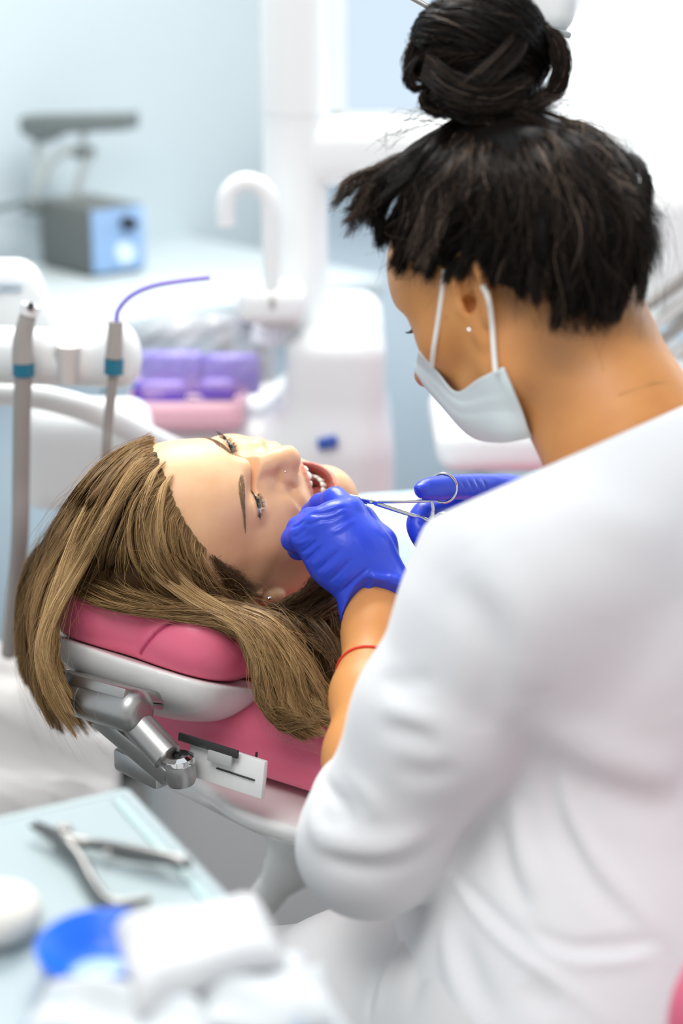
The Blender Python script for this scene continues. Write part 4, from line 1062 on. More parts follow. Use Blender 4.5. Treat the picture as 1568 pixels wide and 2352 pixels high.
# thin bright locks and strays
for g0, cnt, wd in (((G((355, 1012, 'h', .002), (290, 1050, 'h', .014), (215, 1150, 'h', .017), (165, 1260, 1.612), (120, 1390, 1.598), (92, 1500, 1.60), (110, 1600, 1.61))), 420, .0045),
                    ((G((360, 1050, 'h', .002), (312, 1075, 'h', .014), (250, 1180, 'h', .018), (185, 1300, 1.605), (128, 1400, 1.596), (100, 1500, 1.597), (160, 1640, 1.61))), 420, .0045),
                    ((G((395, 1090, 'h', .002), (372, 1130, 'h', .012), (365, 1230, 'h', .016), (410, 1330, 'h', .018), (510, 1400, 1.60), (600, 1450, 1.583), (660, 1560, 1.578))), 260, .004),
                    ((G((375, 1060, 'h', .002), (345, 1100, 'h', .012), (322, 1200, 'h', .016), (355, 1310, 'h', .017), (450, 1385, 1.605), (560, 1450, 1.583), (610, 1590, 1.578))), 260, .004),
                    ((G((520, 1400, 1.60), (590, 1470, 1.58), (640, 1560, 1.577), (680, 1650, 1.577), (740, 1690, 1.577))), 240, .004)):
    off = unit(np.cross(g0[-1] - g0[0], toc))
    hp.sheet([g0 - off * wd, g0, g0 + off * wd], cnt, m=24, thick=.0012, fuzz=.0012, clump=3, clump_amt=.6, r=.00024, tone=.86, tvar=.12, normal=toc, trim=.2, root=.12)
for src, cnt in ((A, 160), (C_, 160), (F_, 220), (B, 140), (E_, 60)):
    hp.sheet(src, cnt, m=20, thick=.010, fuzz=.011, clump=3, clump_amt=.0, r=.00013, tone=.62, tvar=.2, normal=toc, trim=.4, endspread=.006)
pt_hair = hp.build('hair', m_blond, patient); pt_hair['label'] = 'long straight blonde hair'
# ------------------------------------------------------------------ dentist: one continuous body (head, neck, trunk, arms), clothing and hair as children
R_d = np.array([[.6482, -.0388, .7605], [-.7343, .2327, .6377], [-.2017, -.9718, .1223]])
th0 = math.radians(8); R_d = np.stack([R_d[:, 0] * math.cos(th0) + R_d[:, 1] * math.sin(th0), -R_d[:, 0] * math.sin(th0) + R_d[:, 1] * math.cos(th0), R_d[:, 2]], 1)
ear_ = np.array([(1077 - 784) / FPX * 1.384, (682 - 1176) / FPX * 1.384, 1.384]); O_d = c2w(ear_ + .073 * R_d[0])
M_d = frame(v2w(R_d[0]), v2w(R_d[1]), v2w(R_d[2]), O_d); Rd = M_d[:3, :3]
def D(p): p = np.asarray(p, float); return p @ Rd.T + O_d
dentist = thing('person', P(1420, 2300, 1.33), 'dentist in a white coat with dark hair in a high bun bending over the patient', 'person')
Lv = unit(np.array([-.80, -.585, -.14])); Fv = unit(np.cross(np.array([0, 0, 1.]), np.array([.80, .585, 0]))); Fv = Fv if Fv[1] > 0 else -Fv   # to her left, to her front
SH = P(1560, 1150, 1.40)
J = dict(shl=P(1212, 1298, 1.315), arm=P(1010, 1650, 1.345), elb=P(848, 1940, 1.375), wri=P(858, 1395, 1.575))
fd = Field(axis((-.05, .46, .0024)), axis((1.02, 1.18, .006), (1.18, 1.66, .0026)), axis((.60, 1.10, .005), (1.10, 1.58, .0024)))
E_ = lambda c, r, k=.03, op='u': fd.ell(D(c), r, R=Rd, k=k, op=op)
E_((0, -.010, .043), (.075, .096, .088), 0); E_((0, .022, .022), (.066, .068, .075)); E_((0, .028, .038), (.062, .073, .062)); E_((0, .024, -.028), (.052, .057, .052)); E_((0, .046, -.038), (.036, .041, .031), .025)
for s in (-1, 1):
    E_((s * .044, .046, -.014), (.021, .027, .018), .022)
    fd.chain([D(q) for q in [(s * .055, .004, -.012), (s * .051, .0, -.058), (s * .034, .034, -.068), (s * .012, .052, -.070)]], [.020, .018, .015, .012], k=.028)
    fd.bump(D((s * .031, .090, .014)), (.017, .02, .011), -.009, R=Rd)
    fd.ell(D((s * .031, .0735, .0115)), .0142, k=.006)
    Re = np.array([[math.cos(.35), s * math.sin(.35), 0], [-s * math.sin(.35), math.cos(.35), 0], [0, 0, 1]]).T
    fd.ell(D((s * .0755, -.010, .002)), (.006, .017, .028), R=Rd @ Re, k=.006)
    fd.ell(D((s * .0745, -.002, -.030)), (.0055, .0085, .0125), R=Rd, k=.006)
    fd.ell(D((s * .0830, -.003, .001)), (.0095, .0080, .0150), R=Rd @ Re, k=.002, op='s'); fd.ell(D((s * .074, .001, -.006)), (.010, .0055, .0075), R=Rd, k=.002, op='s')
    fd.chain([D(q) for q in [(s * .078, .005, .010), (s * .081, -.010, .029), (s * .086, -.024, .018), (s * .085, -.024, -.004), (s * .080, -.012, -.026)]], .0034, k=.004, n=16)
    fd.ell(D((s * .078, .007, -.006)), (.003, .004, .006), R=Rd, k=.004)
fd.chain([D(q) for q in [(0, .088, .022), (0, .094, .006), (0, .104, -.010), (0, .1105, -.024)]], [.0072, .0068, .0078, .0098], k=.010)
for s in (-1, 1): E_((s * .0125, .099, -.029), (.0070, .0095, .0080), .006)
fd.chain([P(990, 838, 1.497), P(974, 862, 1.505)], [.012, .0075], k=.010)
# neck, trunk
NK = [D((0, -.022, -.035)), P(1332, 862, 1.425), P(1420, 1000, 1.41), P(1490, 1120, 1.40)]
fd.chain(NK, [.059, .0515, .057, .066], k=.022)
fd.chain([P(1460, 915, 1.40), P(1370, 715, 1.45)], [.026, .030], k=.04)
def trunk(f, g, k=.09, TR=None):
    TR = TR or TR_
    """g: cloth thickness"""
    for c, hw, r in TR: f.cone(c - Lv * hw, c + Lv * hw, r + g, r + g, k)
    for i in range(len(TR) - 1):
        (c0, h0, r0), (c1, h1, r1) = TR[i], TR[i + 1]
        for a in (-1, 0, 1): f.cone(c0 + Lv * h0 * a * .9, c1 + Lv * h1 * a * .9, r0 + g, r1 + g, k * .6)
TR_ = [(P(1545, 1170, 1.415), .105, .066), (P(1510, 1400, 1.44), .085, .088), (P(1510, 1640, 1.465), .060, .092), (P(1495, 1900, 1.455), .048, .092), (P(1465, 2160, 1.43), .055, .098), (P(1445, 2420, 1.40), .065, .11)]
trunk(fd, 0, TR=[(P(1545, 1230, 1.435), .085, .050)] + TR_[1:], k=.05)
fd.chain([J['shl'] + [.01, .01, -.02], J['arm'], J['elb']], [.046, .043, .036], k=.02)
fd.chain([J['elb'], P(838, 1740, 1.445), P(838, 1600, 1.50), P(852, 1450, 1.557), P(860, 1385, 1.58), P(795, 1265, 1.60)], [.036, .0300, .0255, .0212, .0205, .018], k=.02)
fd.ell(P(862, 1418, 1.556), (.010, .010, .010), k=.012)
RS = SH - Lv * .165
fd.chain([RS, P(1720, 1500, 1.62), P(1460, 1260, 1.66), P(1250, 1165, 1.655), P(1150, 1145, 1.648)], [.05, .04, .030, .019, .016], k=.03)
m_tan = mat('skin_tan', (.64, .29, .095), rough=.45, spec=.4, sss=.25, sscale=.006, bump=(700, .06, .0006), noise=(40, (.60, .26, .085), .35, .7))
mix_attr(m_tan, 'tip_glow', (.52, .20, .14)); mix_attr(m_tan, 'stubble', (.16, .09, .055))
def tipred(V): return np.exp(-np.sum(((V - P(962, 872, 1.505)) / .014) ** 2, 1)) * .9  # light glowing red through the nose tip, painted into the skin colour
def nape(V):
    o = np.zeros(len(V))
    for p, r, a in ((P(1310, 735, 1.38), .034, .85), (P(1285, 805, 1.372), .030, .6), (P(1262, 900, 1.37), .028, .35), (P(1400, 720, 1.40), .030, .7), (P(1350, 790, 1.375), .026, .35), (P(985, 620, 1.41), .016, .55), (P(1200, 690, 1.37), .02, .5)): o = np.maximum(o, a * np.exp(-np.sum(((V - p) / r) ** 2, 1)))
    return o
d_body = fd.build('body', m_tan, dentist, attrs={'tip_glow': tipred, 'stubble': nape})

# ---- coat
m_coat = mat('white_cotton', (.755, .765, .78), rough=.75, spec=.25, sheen=.15, bump=(220, .12, .002))
fco = Field(axis((-.06, .47, .0030)), axis((1.00, 1.60, .0034)), axis((.60, 1.24, .0030)))
trunk(fco, .008)
fco.chain([J['shl'], P(1330, 1180, 1.365), P(1455, 1090, 1.40)], [.0605, .066, .078], k=.06)
fco.chain([J['shl'], J['shl'] * .6 + J['arm'] * .4], [.0610, .0650], k=.05); fco.chain([J['shl'] * .6 + J['arm'] * .4, J['arm'], J['elb']], [.0665, .0635, .0480], k=.014)
fco.chain([J['elb'], P(828, 1838, 1.418)], [.0470, .0375], k=.035)
fco.chain([RS, P(1720, 1500, 1.62)], [.06, .055], k=.05)
fco.chain([P(1170, 1900, 1.50), P(1140, 2150, 1.47), P(1160, 2400, 1.43)], [.058, .066, .078], k=.05)      # front panel over the lap
cloth = lambda pts, sig, amp, n=18: fco.stroke([fco.hit(*q) for q in pts], sig, amp, n)
cloth([(724, 1850), (735, 1915), (800, 1940), (900, 1945), (990, 1900)], .010, .0075)
cloth([(735, 1960), (810, 1985), (900, 1985), (1000, 1945)], .008, -.0040)
cloth([(745, 1790), (790, 1850), (800, 1900)], .006, -.0035); cloth([(800, 1780), (850, 1830), (870, 1890)], .007, .003)
cloth([(880, 1625), (940, 1640), (1010, 1660)], .007, .0045); cloth([(870, 1670), (940, 1690), (1020, 1720)], .008, -.0028)
cloth([(870, 1560), (930, 1570), (1000, 1560)], .008, -.003); cloth([(900, 1760), (980, 1780), (1060, 1760)], .010, -.003)
cloth([(1030, 1330), (1100, 1420), (1130, 1560), (1100, 1700)], .014, -.004); cloth([(1080, 1260), (1200, 1400), (1230, 1600)], .016, .004)
cloth([(1200, 1640), (1340, 1720), (1470, 1775), (1566, 1785)], .018, .0060); cloth([(1250, 1765), (1380, 1800), (1480, 1840), (1566, 1850)], .018, -.0035)
cloth([(1290, 1770), (1310, 1870), (1380, 1990), (1490, 2110), (1540, 2200)], .007, .0048); cloth([(1255, 1760), (1285, 1890), (1350, 2020), (1440, 2130)], .009, -.0045)
cloth([(1180, 1830), (1200, 1950), (1240, 2060)], .008, .0045); cloth([(1140, 1880), (1165, 2000), (1215, 2100)], .007, -.004)
cloth([(1215, 2135), (1300, 2178), (1400, 2180), (1500, 2165)], .006, -.0075); cloth([(1230, 2165), (1310, 2205), (1400, 2208), (1495, 2190)], .006, .005)
cloth([(1035, 2010), (1100, 2100), (1180, 2180), (1260, 2240), (1400, 2345)], .005, .0045); cloth([(1050, 2010), (1120, 2090), (1200, 2165), (1250, 2210)], .005, -.0055)
cloth([(1060, 2150), (1090, 2250), (1150, 2340)], .010, -.004); cloth([(1020, 2120), (1035, 2220), (1080, 2340)], .008, .004); cloth([(1200, 2260), (1280, 2330)], .010, -.004)
cloth([(1270, 1120), (1400, 1190), (1560, 1230)], .02, .003)
pn = unit(D((0, 0, .1)) - D((0, 0, 0))) ; 
nk0 = P(1255, 1072, 1.37); nk1 = P(1568, 932, 1.345); nrm = unit(np.cross(nk1 - nk0, np.array([.12, 1.0, -.30]))); nrm = nrm if nrm[2] > 0 else -nrm
fco.plane(nk0, nrm, k=.006)
def necksub(x, y, z):
    g = np.stack(np.broadcast_arrays(x, y, z), -1); return fd.val(g) - .0025
sl = fco._sl((.1, 1.2, 1.08), (.46, 1.55, 1.24)); X, Y, Z = fco._xyz(sl); fco.F[sl] = -smin(-fco.F[sl], necksub(X, Y, Z).astype(np.float32), .003)
# sleeve opening: the cuff ends around the forearm
cd = unit(P(838, 1600, 1.50) - J['elb']); cc = P(826, 1772, 1.44)
sl = fco._sl(cc - .09, cc + .09); X, Y, Z = fco._xyz(sl); dpl = ((X - cc[0]) * cd[0] + (Y - cc[1]) * cd[1] + (Z - cc[2]) * cd[2]).astype(np.float32)
rad_ = np.sqrt((X - cc[0]) ** 2 + (Y - cc[1]) ** 2 + (Z - cc[2]) ** 2)
coat = fco.build('coat', m_coat, dentist); coat['label'] = 'white cotton coat'

# ---- trousers
ftr = Field(axis((-.16, .42, .0035)), axis((1.02, 1.72, .0040)), axis((.50, .84, .0035)))
hipl = P(1180, 2440, 1.37); kneel = P(600, 2310, 1.66)
ftr.chain([hipl, (hipl + kneel) / 2 + [0, 0, .006], kneel], [.100, .088, .070], k=.05)
ftr.chain([P(1480, 2420, 1.40), P(900, 2480, 1.85)], [.10, .07], k=.05)
ftr.chain([P(1440, 2440, 1.40) - Lv * .07, P(1440, 2440, 1.40) + Lv * .07], [.115, .115], k=.06)
tr = lambda pts, sig, amp: ftr.stroke([ftr.hit(*q) for q in pts], sig, amp, 18)
tr([(848, 2350), (858, 2270), (900, 2180), (985, 2095)], .0035, -.0035); tr([(865, 2330), (880, 2250), (930, 2165), (1000, 2110)], .005, .0025)
tr([(950, 2330), (960, 2240), (1000, 2150)], .009, -.003)
m_trous = mat('white_twill', (.66, .665, .67), rough=.8, spec=.2, bump=(300, .1, .0015))
trz = ftr.build('trousers', m_trous, dentist); trz['label'] = 'white trousers'
def ring(c, r, t, nrm_, n=28):
    nrm_ = unit(nrm_); a = unit(np.cross(nrm_, [.2, .1, 1])); b = np.cross(nrm_, a); th_ = np.linspace(0, 2 * np.pi, n + 1)
    return MB().tube(np.array([c + r * (math.cos(q) * a + math.sin(q) * b) for q in th_]), t, 8, caps=False)
bq = ftr.hit(868, 2104, world=True); ring(bq + [0, 0, .003], .0045, .0012, (0, -.1, 1)).build('snap_button', m_chrome, dentist)

# ---- mask
m_mask = mat('mask_fabric', (.70, .78, .80), rough=.85, spec=.15, bump=(500, .12, .001))
def lift(px, py, d, l=.004):
    h = fd.hit(px, py, 1.2, 1.6); dh = None
    v = fd.val(h[None])[0]
    if v < .002:
        dh = h[1] * CP - (h[2] - CAMZ) * SP
        d = min(d, dh - l)
    return P(px, py, d)
def patch(rows, nu, nv):
    a = np.array([spline(r, nu) for r in rows]); return np.array([spline(a[:, i], nv) for i in range(nu)]).transpose(1, 0, 2)
rows = [[(963, 806, 1.463), (1003, 850, 1.447), (1048, 899, 1.425), (1102, 868, 1.40), (1157, 842, 1.385)],
        [(958, 828, 1.470), (1000, 868, 1.452), (1055, 918, 1.425), (1118, 905, 1.395), (1178, 892, 1.385)],
        [(953, 848, 1.478), (998, 894, 1.462), (1058, 948, 1.432), (1133, 945, 1.398), (1200, 945, 1.388)],
        [(964, 866, 1.484), (1002, 912, 1.470), (1062, 976, 1.445), (1148, 992, 1.408), (1213, 985, 1.398)],
        [(976, 886, 1.495), (1014, 930, 1.490), (1078, 998, 1.475), (1146, 1014, 1.44), (1222, 1003, 1.41)]]
rows = [[lift(*q) for q in r] for r in rows]
g = patch(rows, 41, 33); nu, nv = g.shape[1], g.shape[0]
uu = np.linspace(0, 1, nu)[None, :, None]; vv = np.linspace(0, 1, nv)[:, None, None]
pleat = np.zeros_like(uu * vv)
for v0 in (.30, .52, .74): pleat = pleat + .0016 * (1 / (1 + np.exp(-(vv - v0) * 60)) - (vv - v0 + .5) * .6) * np.sin(np.pi * np.clip(uu, 0, 1)) ** .4
edge = .0018 * np.exp(-((uu - .955) / .012) ** 2)
g = g + (pleat + edge) * unit(np.array([-.1, -1.0, .2]))
V = g.reshape(-1, 3); Q = [(r * nu + c, r * nu + c + 1, (r + 1) * nu + c + 1, (r + 1) * nu + c) for r in range(nv - 1) for c in range(nu - 1)]
msk = mesh_np('face_mask', V, np.array(Q), m_mask, dentist); sm = msk.modifiers.new('s', 'SOLIDIFY'); sm.thickness = .0012; sm.offset = -1
msk['label'] = 'pale face mask pulled under the chin'
def strap(pts, nm, r=.0022):
    q = spline(np.array([lift(*p) for p in pts]), 24); T = unit(q[-1] - q[0]); MB().tube(q, r, 10).build(nm, m_strap, msk)
m_strap = mat('elastic_white', (.82, .80, .76), rough=.8)
strap([(1020, 618, 1.41, .002), (1014, 680, 1.41, .002), (1004, 750, 1.42, .003), (996, 800, 1.43, .003), (992, 838, 1.44, .005)], 'ear_loop')
strap([(1108, 655, 1.37, .003), (1122, 690, 1.365, .004), (1130, 750, 1.37, .004), (1134, 810, 1.375, .005), (1138, 856, 1.375, .006)], 'ear_loop')
stud(lift(1077, 757, 1.37, .0005), .0022, 'earring')
for c_ in [MB().tube(spline(np.array([lift(px, py, 1.36, .0012) for px, py in ((1420, 905), (1460, 893), (1500, 880), (1540, 868))]), 20), .0003, 6)]: c_.build('necklace', mat('gold', (.80, .55, .22), rough=.25, metal=1), dentist)
# lashes of the averted eye
C = []
for i in range(70):
    az = RNG.uniform(-40, 40); a = math.radians(az); e = np.array([-.031, .0735, .0115]); dd = np.array([-math.sin(a) * .96, math.cos(a) * .96, -.22]); p0 = e + unit(dd) * .0145
    C.append(spline([p0, p0 + .003 * unit(dd + [0, .2, -.3]), p0 + .006 * unit(dd + [0, .3, .1])], 5))
C = D(np.array(C)); V, Q, *_ = strands_vf(C, np.full(C.shape[:2], .00016)); mesh_np('eyelashes', V, Q, m_lash, dentist)

# ---- red string
rb = P(829, 1535, 1.522); rdir = unit(P(838, 1600, 1.50) - P(850, 1450, 1.557))
ra = unit(np.cross(rdir, [0, .3, 1])); rbv = np.cross(rdir, ra); th_ = np.linspace(0, 2 * np.pi, 49); pts = []
for t_ in th_:
    dr = math.cos(t_) * ra + math.sin(t_) * rbv; k_ = .015
    c_ = rb + rdir * (.0035 * math.sin(t_ + .6))
    while fd.val((c_ + dr * k_)[None])[0] < .0006 and k_ < .05: k_ += .0004
    pts.append(c_ + dr * k_)
rs = MB().tube(np.array(pts), .0011, 8, caps=False).build('string_bracelet', mat('red_thread', (.72, .04, .02), rough=.6), dentist); rs['label'] = 'thin red string bracelet'
# ---- dentist's hair: cap, strands from the bun down, bun
m_dark_hair = hair_mat('dark_hair', [(0, (.005, .004, .0035)), (.45, (.009, .007, .006)), (.70, (.055, .036, .027)), (1, (.34, .24, .175))], rough=.32, spec=.16)  # upper stops put the brown highlights into the strand colour
hd = Hair()
fk = Field(axis((-.115, .115, .003)), axis((-.14, .125, .003)), axis((-.06, .17, .003)), M_d)
fk.ell((0, -.012, .046), (.0840, .0915, .0950), k=0); fk.ell((0, -.052, .0), (.064, .048, .05), k=.04)
fk.plane((0, .078, .070), (0, .92, -.38), k=.01); fk.plane((0, .040, .02), (0, .80, -.60), k=.01); fk.plane((0, 0, -.022), (0, .10, -1), k=.01)
fk.plane((0, .0, .012), (0, .55, -.83), k=.02)
Vc, Qc = fk.mesh(); hd.raw(D(Vc), Qc, np.full(len(Vc), .08))
def H(*pts):
    out = []
    for q in pts:
        if q[2] == 'h':
            ds = np.arange(1.25, 1.65, .001); W = c2w(np.stack([(q[0] - 784) / FPX * ds, (q[1] - 1176) / FPX * ds, ds], -1)); best = None
            for F_, Lq in ((fk, (W - O_d) @ Rd), (fd, W)):
                ins = np.ones(len(ds), bool)
                for i in range(3): ins &= (Lq[:, i] > F_.a[i][0]) & (Lq[:, i] < F_.a[i][-1])
                v = np.where(ins, F_.val(Lq), 1.0); b = np.nonzero(v < 0)[0]
                if len(b) and (best is None or b[0] < best): best = b[0]
            if best is None: v = np.where(ins, F_.val(Lq), 1.0); best = int(np.argmin(v)); 
            out.append(W[best] + unit(np.array([0, 0, CAMZ]) - W[best]) * q[3])
        else: out.append(P(*q))
    return np.array(out)
dn = unit(-np.array([.1, CP, -SP]))
S1 = [
 H((1050, 272, 1.445), (955, 322, 1.435), (885, 380, 1.43), (835, 440, 1.435), (800, 500, 1.44)),
 H((1062, 276, 1.44), (985, 335, 1.42), (915, 415, 1.41), (868, 490, 1.42), (858, 560, 1.43)),
 H((1075, 282, 1.435), (1015, 365, 'h', .008), (958, 465, 'h', .010), (915, 550, 'h', .008), (892, 600, 1.41)),
 H((1095, 288, 1.43), (1060, 380, 'h', .010), (1015, 480, 'h', .012), (980, 570, 'h', .009), (955, 628, 'h', .005)),
 H((1115, 290, 1.425), (1108, 390, 'h', .010), (1085, 500, 'h', .012), (1045, 560, 'h', .009), (1024, 612, 'h', .006)),
 H((1135, 290, 1.425), (1145, 400, 'h', .010), (1135, 520, 'h', .012), (1110, 590, 'h', .010), (1095, 648, 'h', .012)),
 H((1160, 290, 1.425), (1190, 400, 'h', .010), (1205, 520, 'h', .012), (1205, 620, 'h', .010), (1230, 700, 'h', .006)),
 H((1185, 285, 1.43), (1245, 380, 'h', .010), (1285, 500, 'h', .012), (1300, 610, 'h', .010), (1300, 725, 'h', .004)),
 H((1215, 278, 1.435), (1305, 350, 'h', .010), (1370, 455, 'h', .012), (1395, 575, 'h', .010), (1365, 745, 'h', .004)),
 H((1235, 272, 1.44), (1345, 325, 1.425), (1425, 425, 'h', .008), (1450, 540, 'h', .010), (1405, 738, 'h', .005)),
 H((1250, 268, 1.45), (1365, 322, 1.45), (1445, 425, 'h', .006), (1468, 540, 'h', .006), (1442, 712, 'h', .004)),
]
hd.sheet(S1, 16000, m=24, thick=.003, fuzz=.0022, clump=5, clump_amt=1.0, r=.00030, tone=.27, tvar=.36, normal=dn, trim=.18, lock=.0075, ltrim=.12, dens=[.6, .9, 1, 1, 1, 1, 1, 1, 1, 1, 1])
hd.sheet(S1[1:], 6000, m=20, thick=.005, fuzz=.003, clump=6, clump_amt=1.0, r=.00028, tone=.46, tvar=.40, normal=dn, trim=.35, lock=.010, ltrim=.55)
hd.sheet([q + .002 * dn for q in S1[7:]], 4200, m=22, thick=.002, fuzz=.0016, clump=6, clump_amt=.8, r=.0003, tone=.2, tvar=.3, normal=dn, trim=.2, lock=.003, ltrim=.1)
# upper sweep towards the bun, right side
S2 = [H((1440, 470, 1.42), (1395, 380, 1.405), (1310, 300, 1.40), (1200, 262, 1.40)), H((1400, 520, 'h', .014), (1340, 400, 'h', .016), (1260, 320, 1.395), (1160, 272, 1.40)), H((1280, 480, 'h', .014), (1240, 400, 'h', .016), (1180, 330, 1.395), (1120, 278, 1.40))]
hd.sheet(S2, 3600, m=16, thick=.003, fuzz=.002, clump=7, clump_amt=.9, r=.0003, tone=.55, tvar=.36, normal=dn, trim=.2, lock=.006, ltrim=.4)
# fringe sticking out at the front
S3 = [H((930, 345, 1.435), (865, 385, 1.43), (810, 425, 1.432), (752, 492, 1.435)), H((940, 380, 1.42), (880, 420, 1.42), (825, 460, 1.425), (765, 508, 1.43)), H((945, 420, 1.41), (900, 455, 1.415), (860, 490, 1.42), (800, 515, 1.43))]
hd.sheet(S3, 1500, m=14, thick=.004, fuzz=.002, clump=6, clump_amt=1.1, r=.00026, tone=.66, tvar=.3, normal=dn, trim=.3, lock=.006, ltrim=.35)
# ragged ends, nape and stray hair
hd.sheet(S1[2:], 700, m=20, thick=.008, fuzz=.010, clump=3, clump_amt=.2, r=.00022, tone=.5, tvar=.25, normal=dn, trim=.3, endspread=.010)
N2 = [H((1255, 640, 'h', .004), (1270, 700, 'h', .004), (1290, 765, 'h', .003)), H((1330, 640, 'h', .004), (1345, 705, 'h', .004), (1352, 770, 'h', .003)), H((1400, 640, 'h', .004), (1415, 690, 'h', .004), (1408, 745, 'h', .003)), H((1440, 630, 1.42), (1440, 670, 1.425), (1425, 720, 1.42))]
hd.sheet(N2, 900, m=10, thick=.002, fuzz=.003, clump=6, clump_amt=.6, r=.0002, tone=.4, tvar=.2, normal=dn, trim=.6)
stray = [H((1180, 270, 1.42), (1300, 255, 1.41), (1390, 300, 1.41)), H((1080, 280, 1.42), (930, 300, 1.43), (850, 350, 1.43)), H((1250, 300, 1.40), (1400, 350, 1.41), (1465, 440, 1.42)), H((900, 400, 1.41), (830, 430, 1.42), (760, 480, 1.43))]
for q in stray: hd.sheet([q, q + [.01, 0, .012]], 40, m=16, thick=.004, fuzz=.006, clump=2, clump_amt=.2, r=.0002, tone=.6, tvar=.2, normal=dn, trim=.4)
dh = hd.build('hair', m_dark_hair, dentist); dh['label'] = 'short layered dark brown hair'
# bun
hb = Hair(); bc = P(1104, 132, 1.445); Bz = M_d[:3, 2]; Bx = v2w((1, 0, 0)); Bx = unit(Bx - Bz * (Bx @ Bz)); By = np.cross(Bz, Bx)
fbn = Field(axis((-.075, .075, .003)), axis((-.075, .075, .003)), axis((-.075, .075, .003)), frame(Bx, By, Bz, bc))
fbn.ell((0, 0, .004), (.042, .041, .037), k=0); fbn.ell((.004, 0, -.034), (.028, .026, .025), k=.03)
Vb, Qb = fbn.mesh(); hb.raw(Vb @ fbn.M[:3, :3].T + fbn.M[:3, 3], Qb, np.full(len(Vb), .1))
n_, m_ = 8500, 30; ph0 = RNG.uniform(0, 2 * np.pi, n_); span = RNG.uniform(1.6, 3.6, n_); coil = np.floor(RNG.uniform(0, 13, n_)); 
tl = np.linspace(0, 1, m_)[None]
la0 = -1.45 + coil / 12 * 2.5 + RNG.normal(0, .05, n_); la1 = la0 + .55 + .35 * np.sin(coil * 2.1)
ph = ph0[:, None] + span[:, None] * tl * np.where(coil % 3 == 0, 1, 1)[:, None]; la = la0[:, None] + (la1 - la0)[:, None] * np.sin(np.pi * tl * .5 + (coil * .9)[:, None] * .3)
la = np.clip(la, -1.45, 1.5)
rb_ = 1 + .07 * np.sin(coil * 3.3)[:, None] + .05 * np.sin(ph * 2 + coil[:, None]) + RNG.normal(0, .022, n_)[:, None] 
pos = np.stack([.0500 * rb_ * np.cos(la) * np.cos(ph), .0485 * rb_ * np.cos(la) * np.sin(ph), .0445 * rb_ * np.sin(la) + .004], -1)
tilt = -.5; c_, s_ = math.cos(tilt), math.sin(tilt); pos = np.stack([c_ * pos[..., 0] - s_ * pos[..., 2], pos[..., 1], s_ * pos[..., 0] + c_ * pos[..., 2]], -1)
pos = pos + smooth_noise(n_, m_, .0014, RNG)
C = pos @ fbn.M[:3, :3].T + fbn.M[:3, 3]
V, Q, n1, mm, sd = strands_vf(C, np.full(C.shape[:2], .00032)); ct = np.sin(coil * 12.9898) * 43758.5; ct = ct - np.floor(ct) - .5
hb.raw(V, Q, np.repeat(np.clip(.38 + .3 * ct + RNG.normal(0, .12, n_), 0, 1), mm * sd))
# loose loops round the bun
for pts, cnt, sp in (([(1190, 60, 1.42), (1260, 75, 1.42), (1290, 140, 1.42), (1270, 215, 1.425), (1205, 250, 1.425)], 500, .006),
                     ([(1215, 80, 1.44), (1268, 100, 1.44), (1282, 160, 1.44), (1255, 225, 1.44)], 260, .004),
                     ([(985, 60, 1.44), (950, 110, 1.44), (945, 170, 1.44), (975, 190, 1.43)], 200, .005),
                     ([(960, 130, 1.43), (935, 175, 1.43), (955, 205, 1.43), (985, 190, 1.43)], 120, .003),
                     ([(990, 190, 1.43), (972, 225, 1.43), (1000, 255, 1.43), (1050, 262, 1.43)], 200, .004),
                     ([(1010, 240, 1.42), (1100, 268, 1.40), (1200, 262, 1.41), (1260, 215, 1.42)], 900, .007),
                     ([(975, 150, 1.415), (1040, 205, 1.392), (1120, 225, 1.388), (1210, 205, 1.40)], 1500, .011),
                     ([(1000, 235, 1.415), (1060, 215, 1.395), (1130, 165, 1.388), (1190, 90, 1.40), (1200, 30, 1.42)], 900, .008),
                     ([(1005, 20, 1.44), (1060, -15, 1.44), (1140, -10, 1.44), (1200, 40, 1.44)], 300, .004)):
    q = PP(pts); o_ = unit(np.cross(q[-1] - q[0], dn)) * sp
    hb.sheet([q - o_, q, q + o_], cnt, m=20, thick=.003, fuzz=.0018, clump=3, clump_amt=.4, r=.0003, tone=.5, tvar=.25, normal=dn, trim=.25)
bn = hb.build('hair_bun', m_dark_hair, dentist); bn['label'] = 'dark hair coiled in a high bun'
# ------------------------------------------------------------------ gloves (worn by the dentist) and the needle holder
m_glove = mat('nitrile_blue', (.022, .062, .62), rough=.36, spec=.5, sss=.12, sssr=(.1, .15, 1), sscale=.003, coat=.08, bump=(260, .18, .0012))
fl_ = Field(axis((-.06, .06, .0011)), axis((1.36, 1.66, .0013)), axis((.86, 1.12, .0011)))
W_ = P(860, 1388, 1.578)
MC = dict(i=P(806, 1176, 1.580), m=P(772, 1186, 1.568), r=P(732, 1204, 1.566), l=P(694, 1232, 1.572))
for k_, off, r0, r1 in (('i', (895, 1340, 1.583), .0165, .0125), ('m', (873, 1345, 1.574), .0170, .0128), ('r', (848, 1352, 1.573), .0165, .0125), ('l', (822, 1360, 1.578), .0150, .0118)):
    fl_.chain([P(*off), (P(*off) + MC[k_]) / 2, MC[k_]], [r0, .0150, r1], k=.016)
fl_.chain([P(870, 1375, 1.578), P(800, 1265, 1.578)], [.021, .021], k=.02)
fl_.chain([P(838, 1398, 1.573), P(896, 1380, 1.573)], [.0195, .0195], k=.012)
fl_.chain([P(845, 1425, 1.566), P(850, 1390, 1.576)], [.0225, .0215], k=.010)
fl_.chain([P(872, 1405, 1.566), P(880, 1375, 1.576)], [.0205, .0205], k=.010)
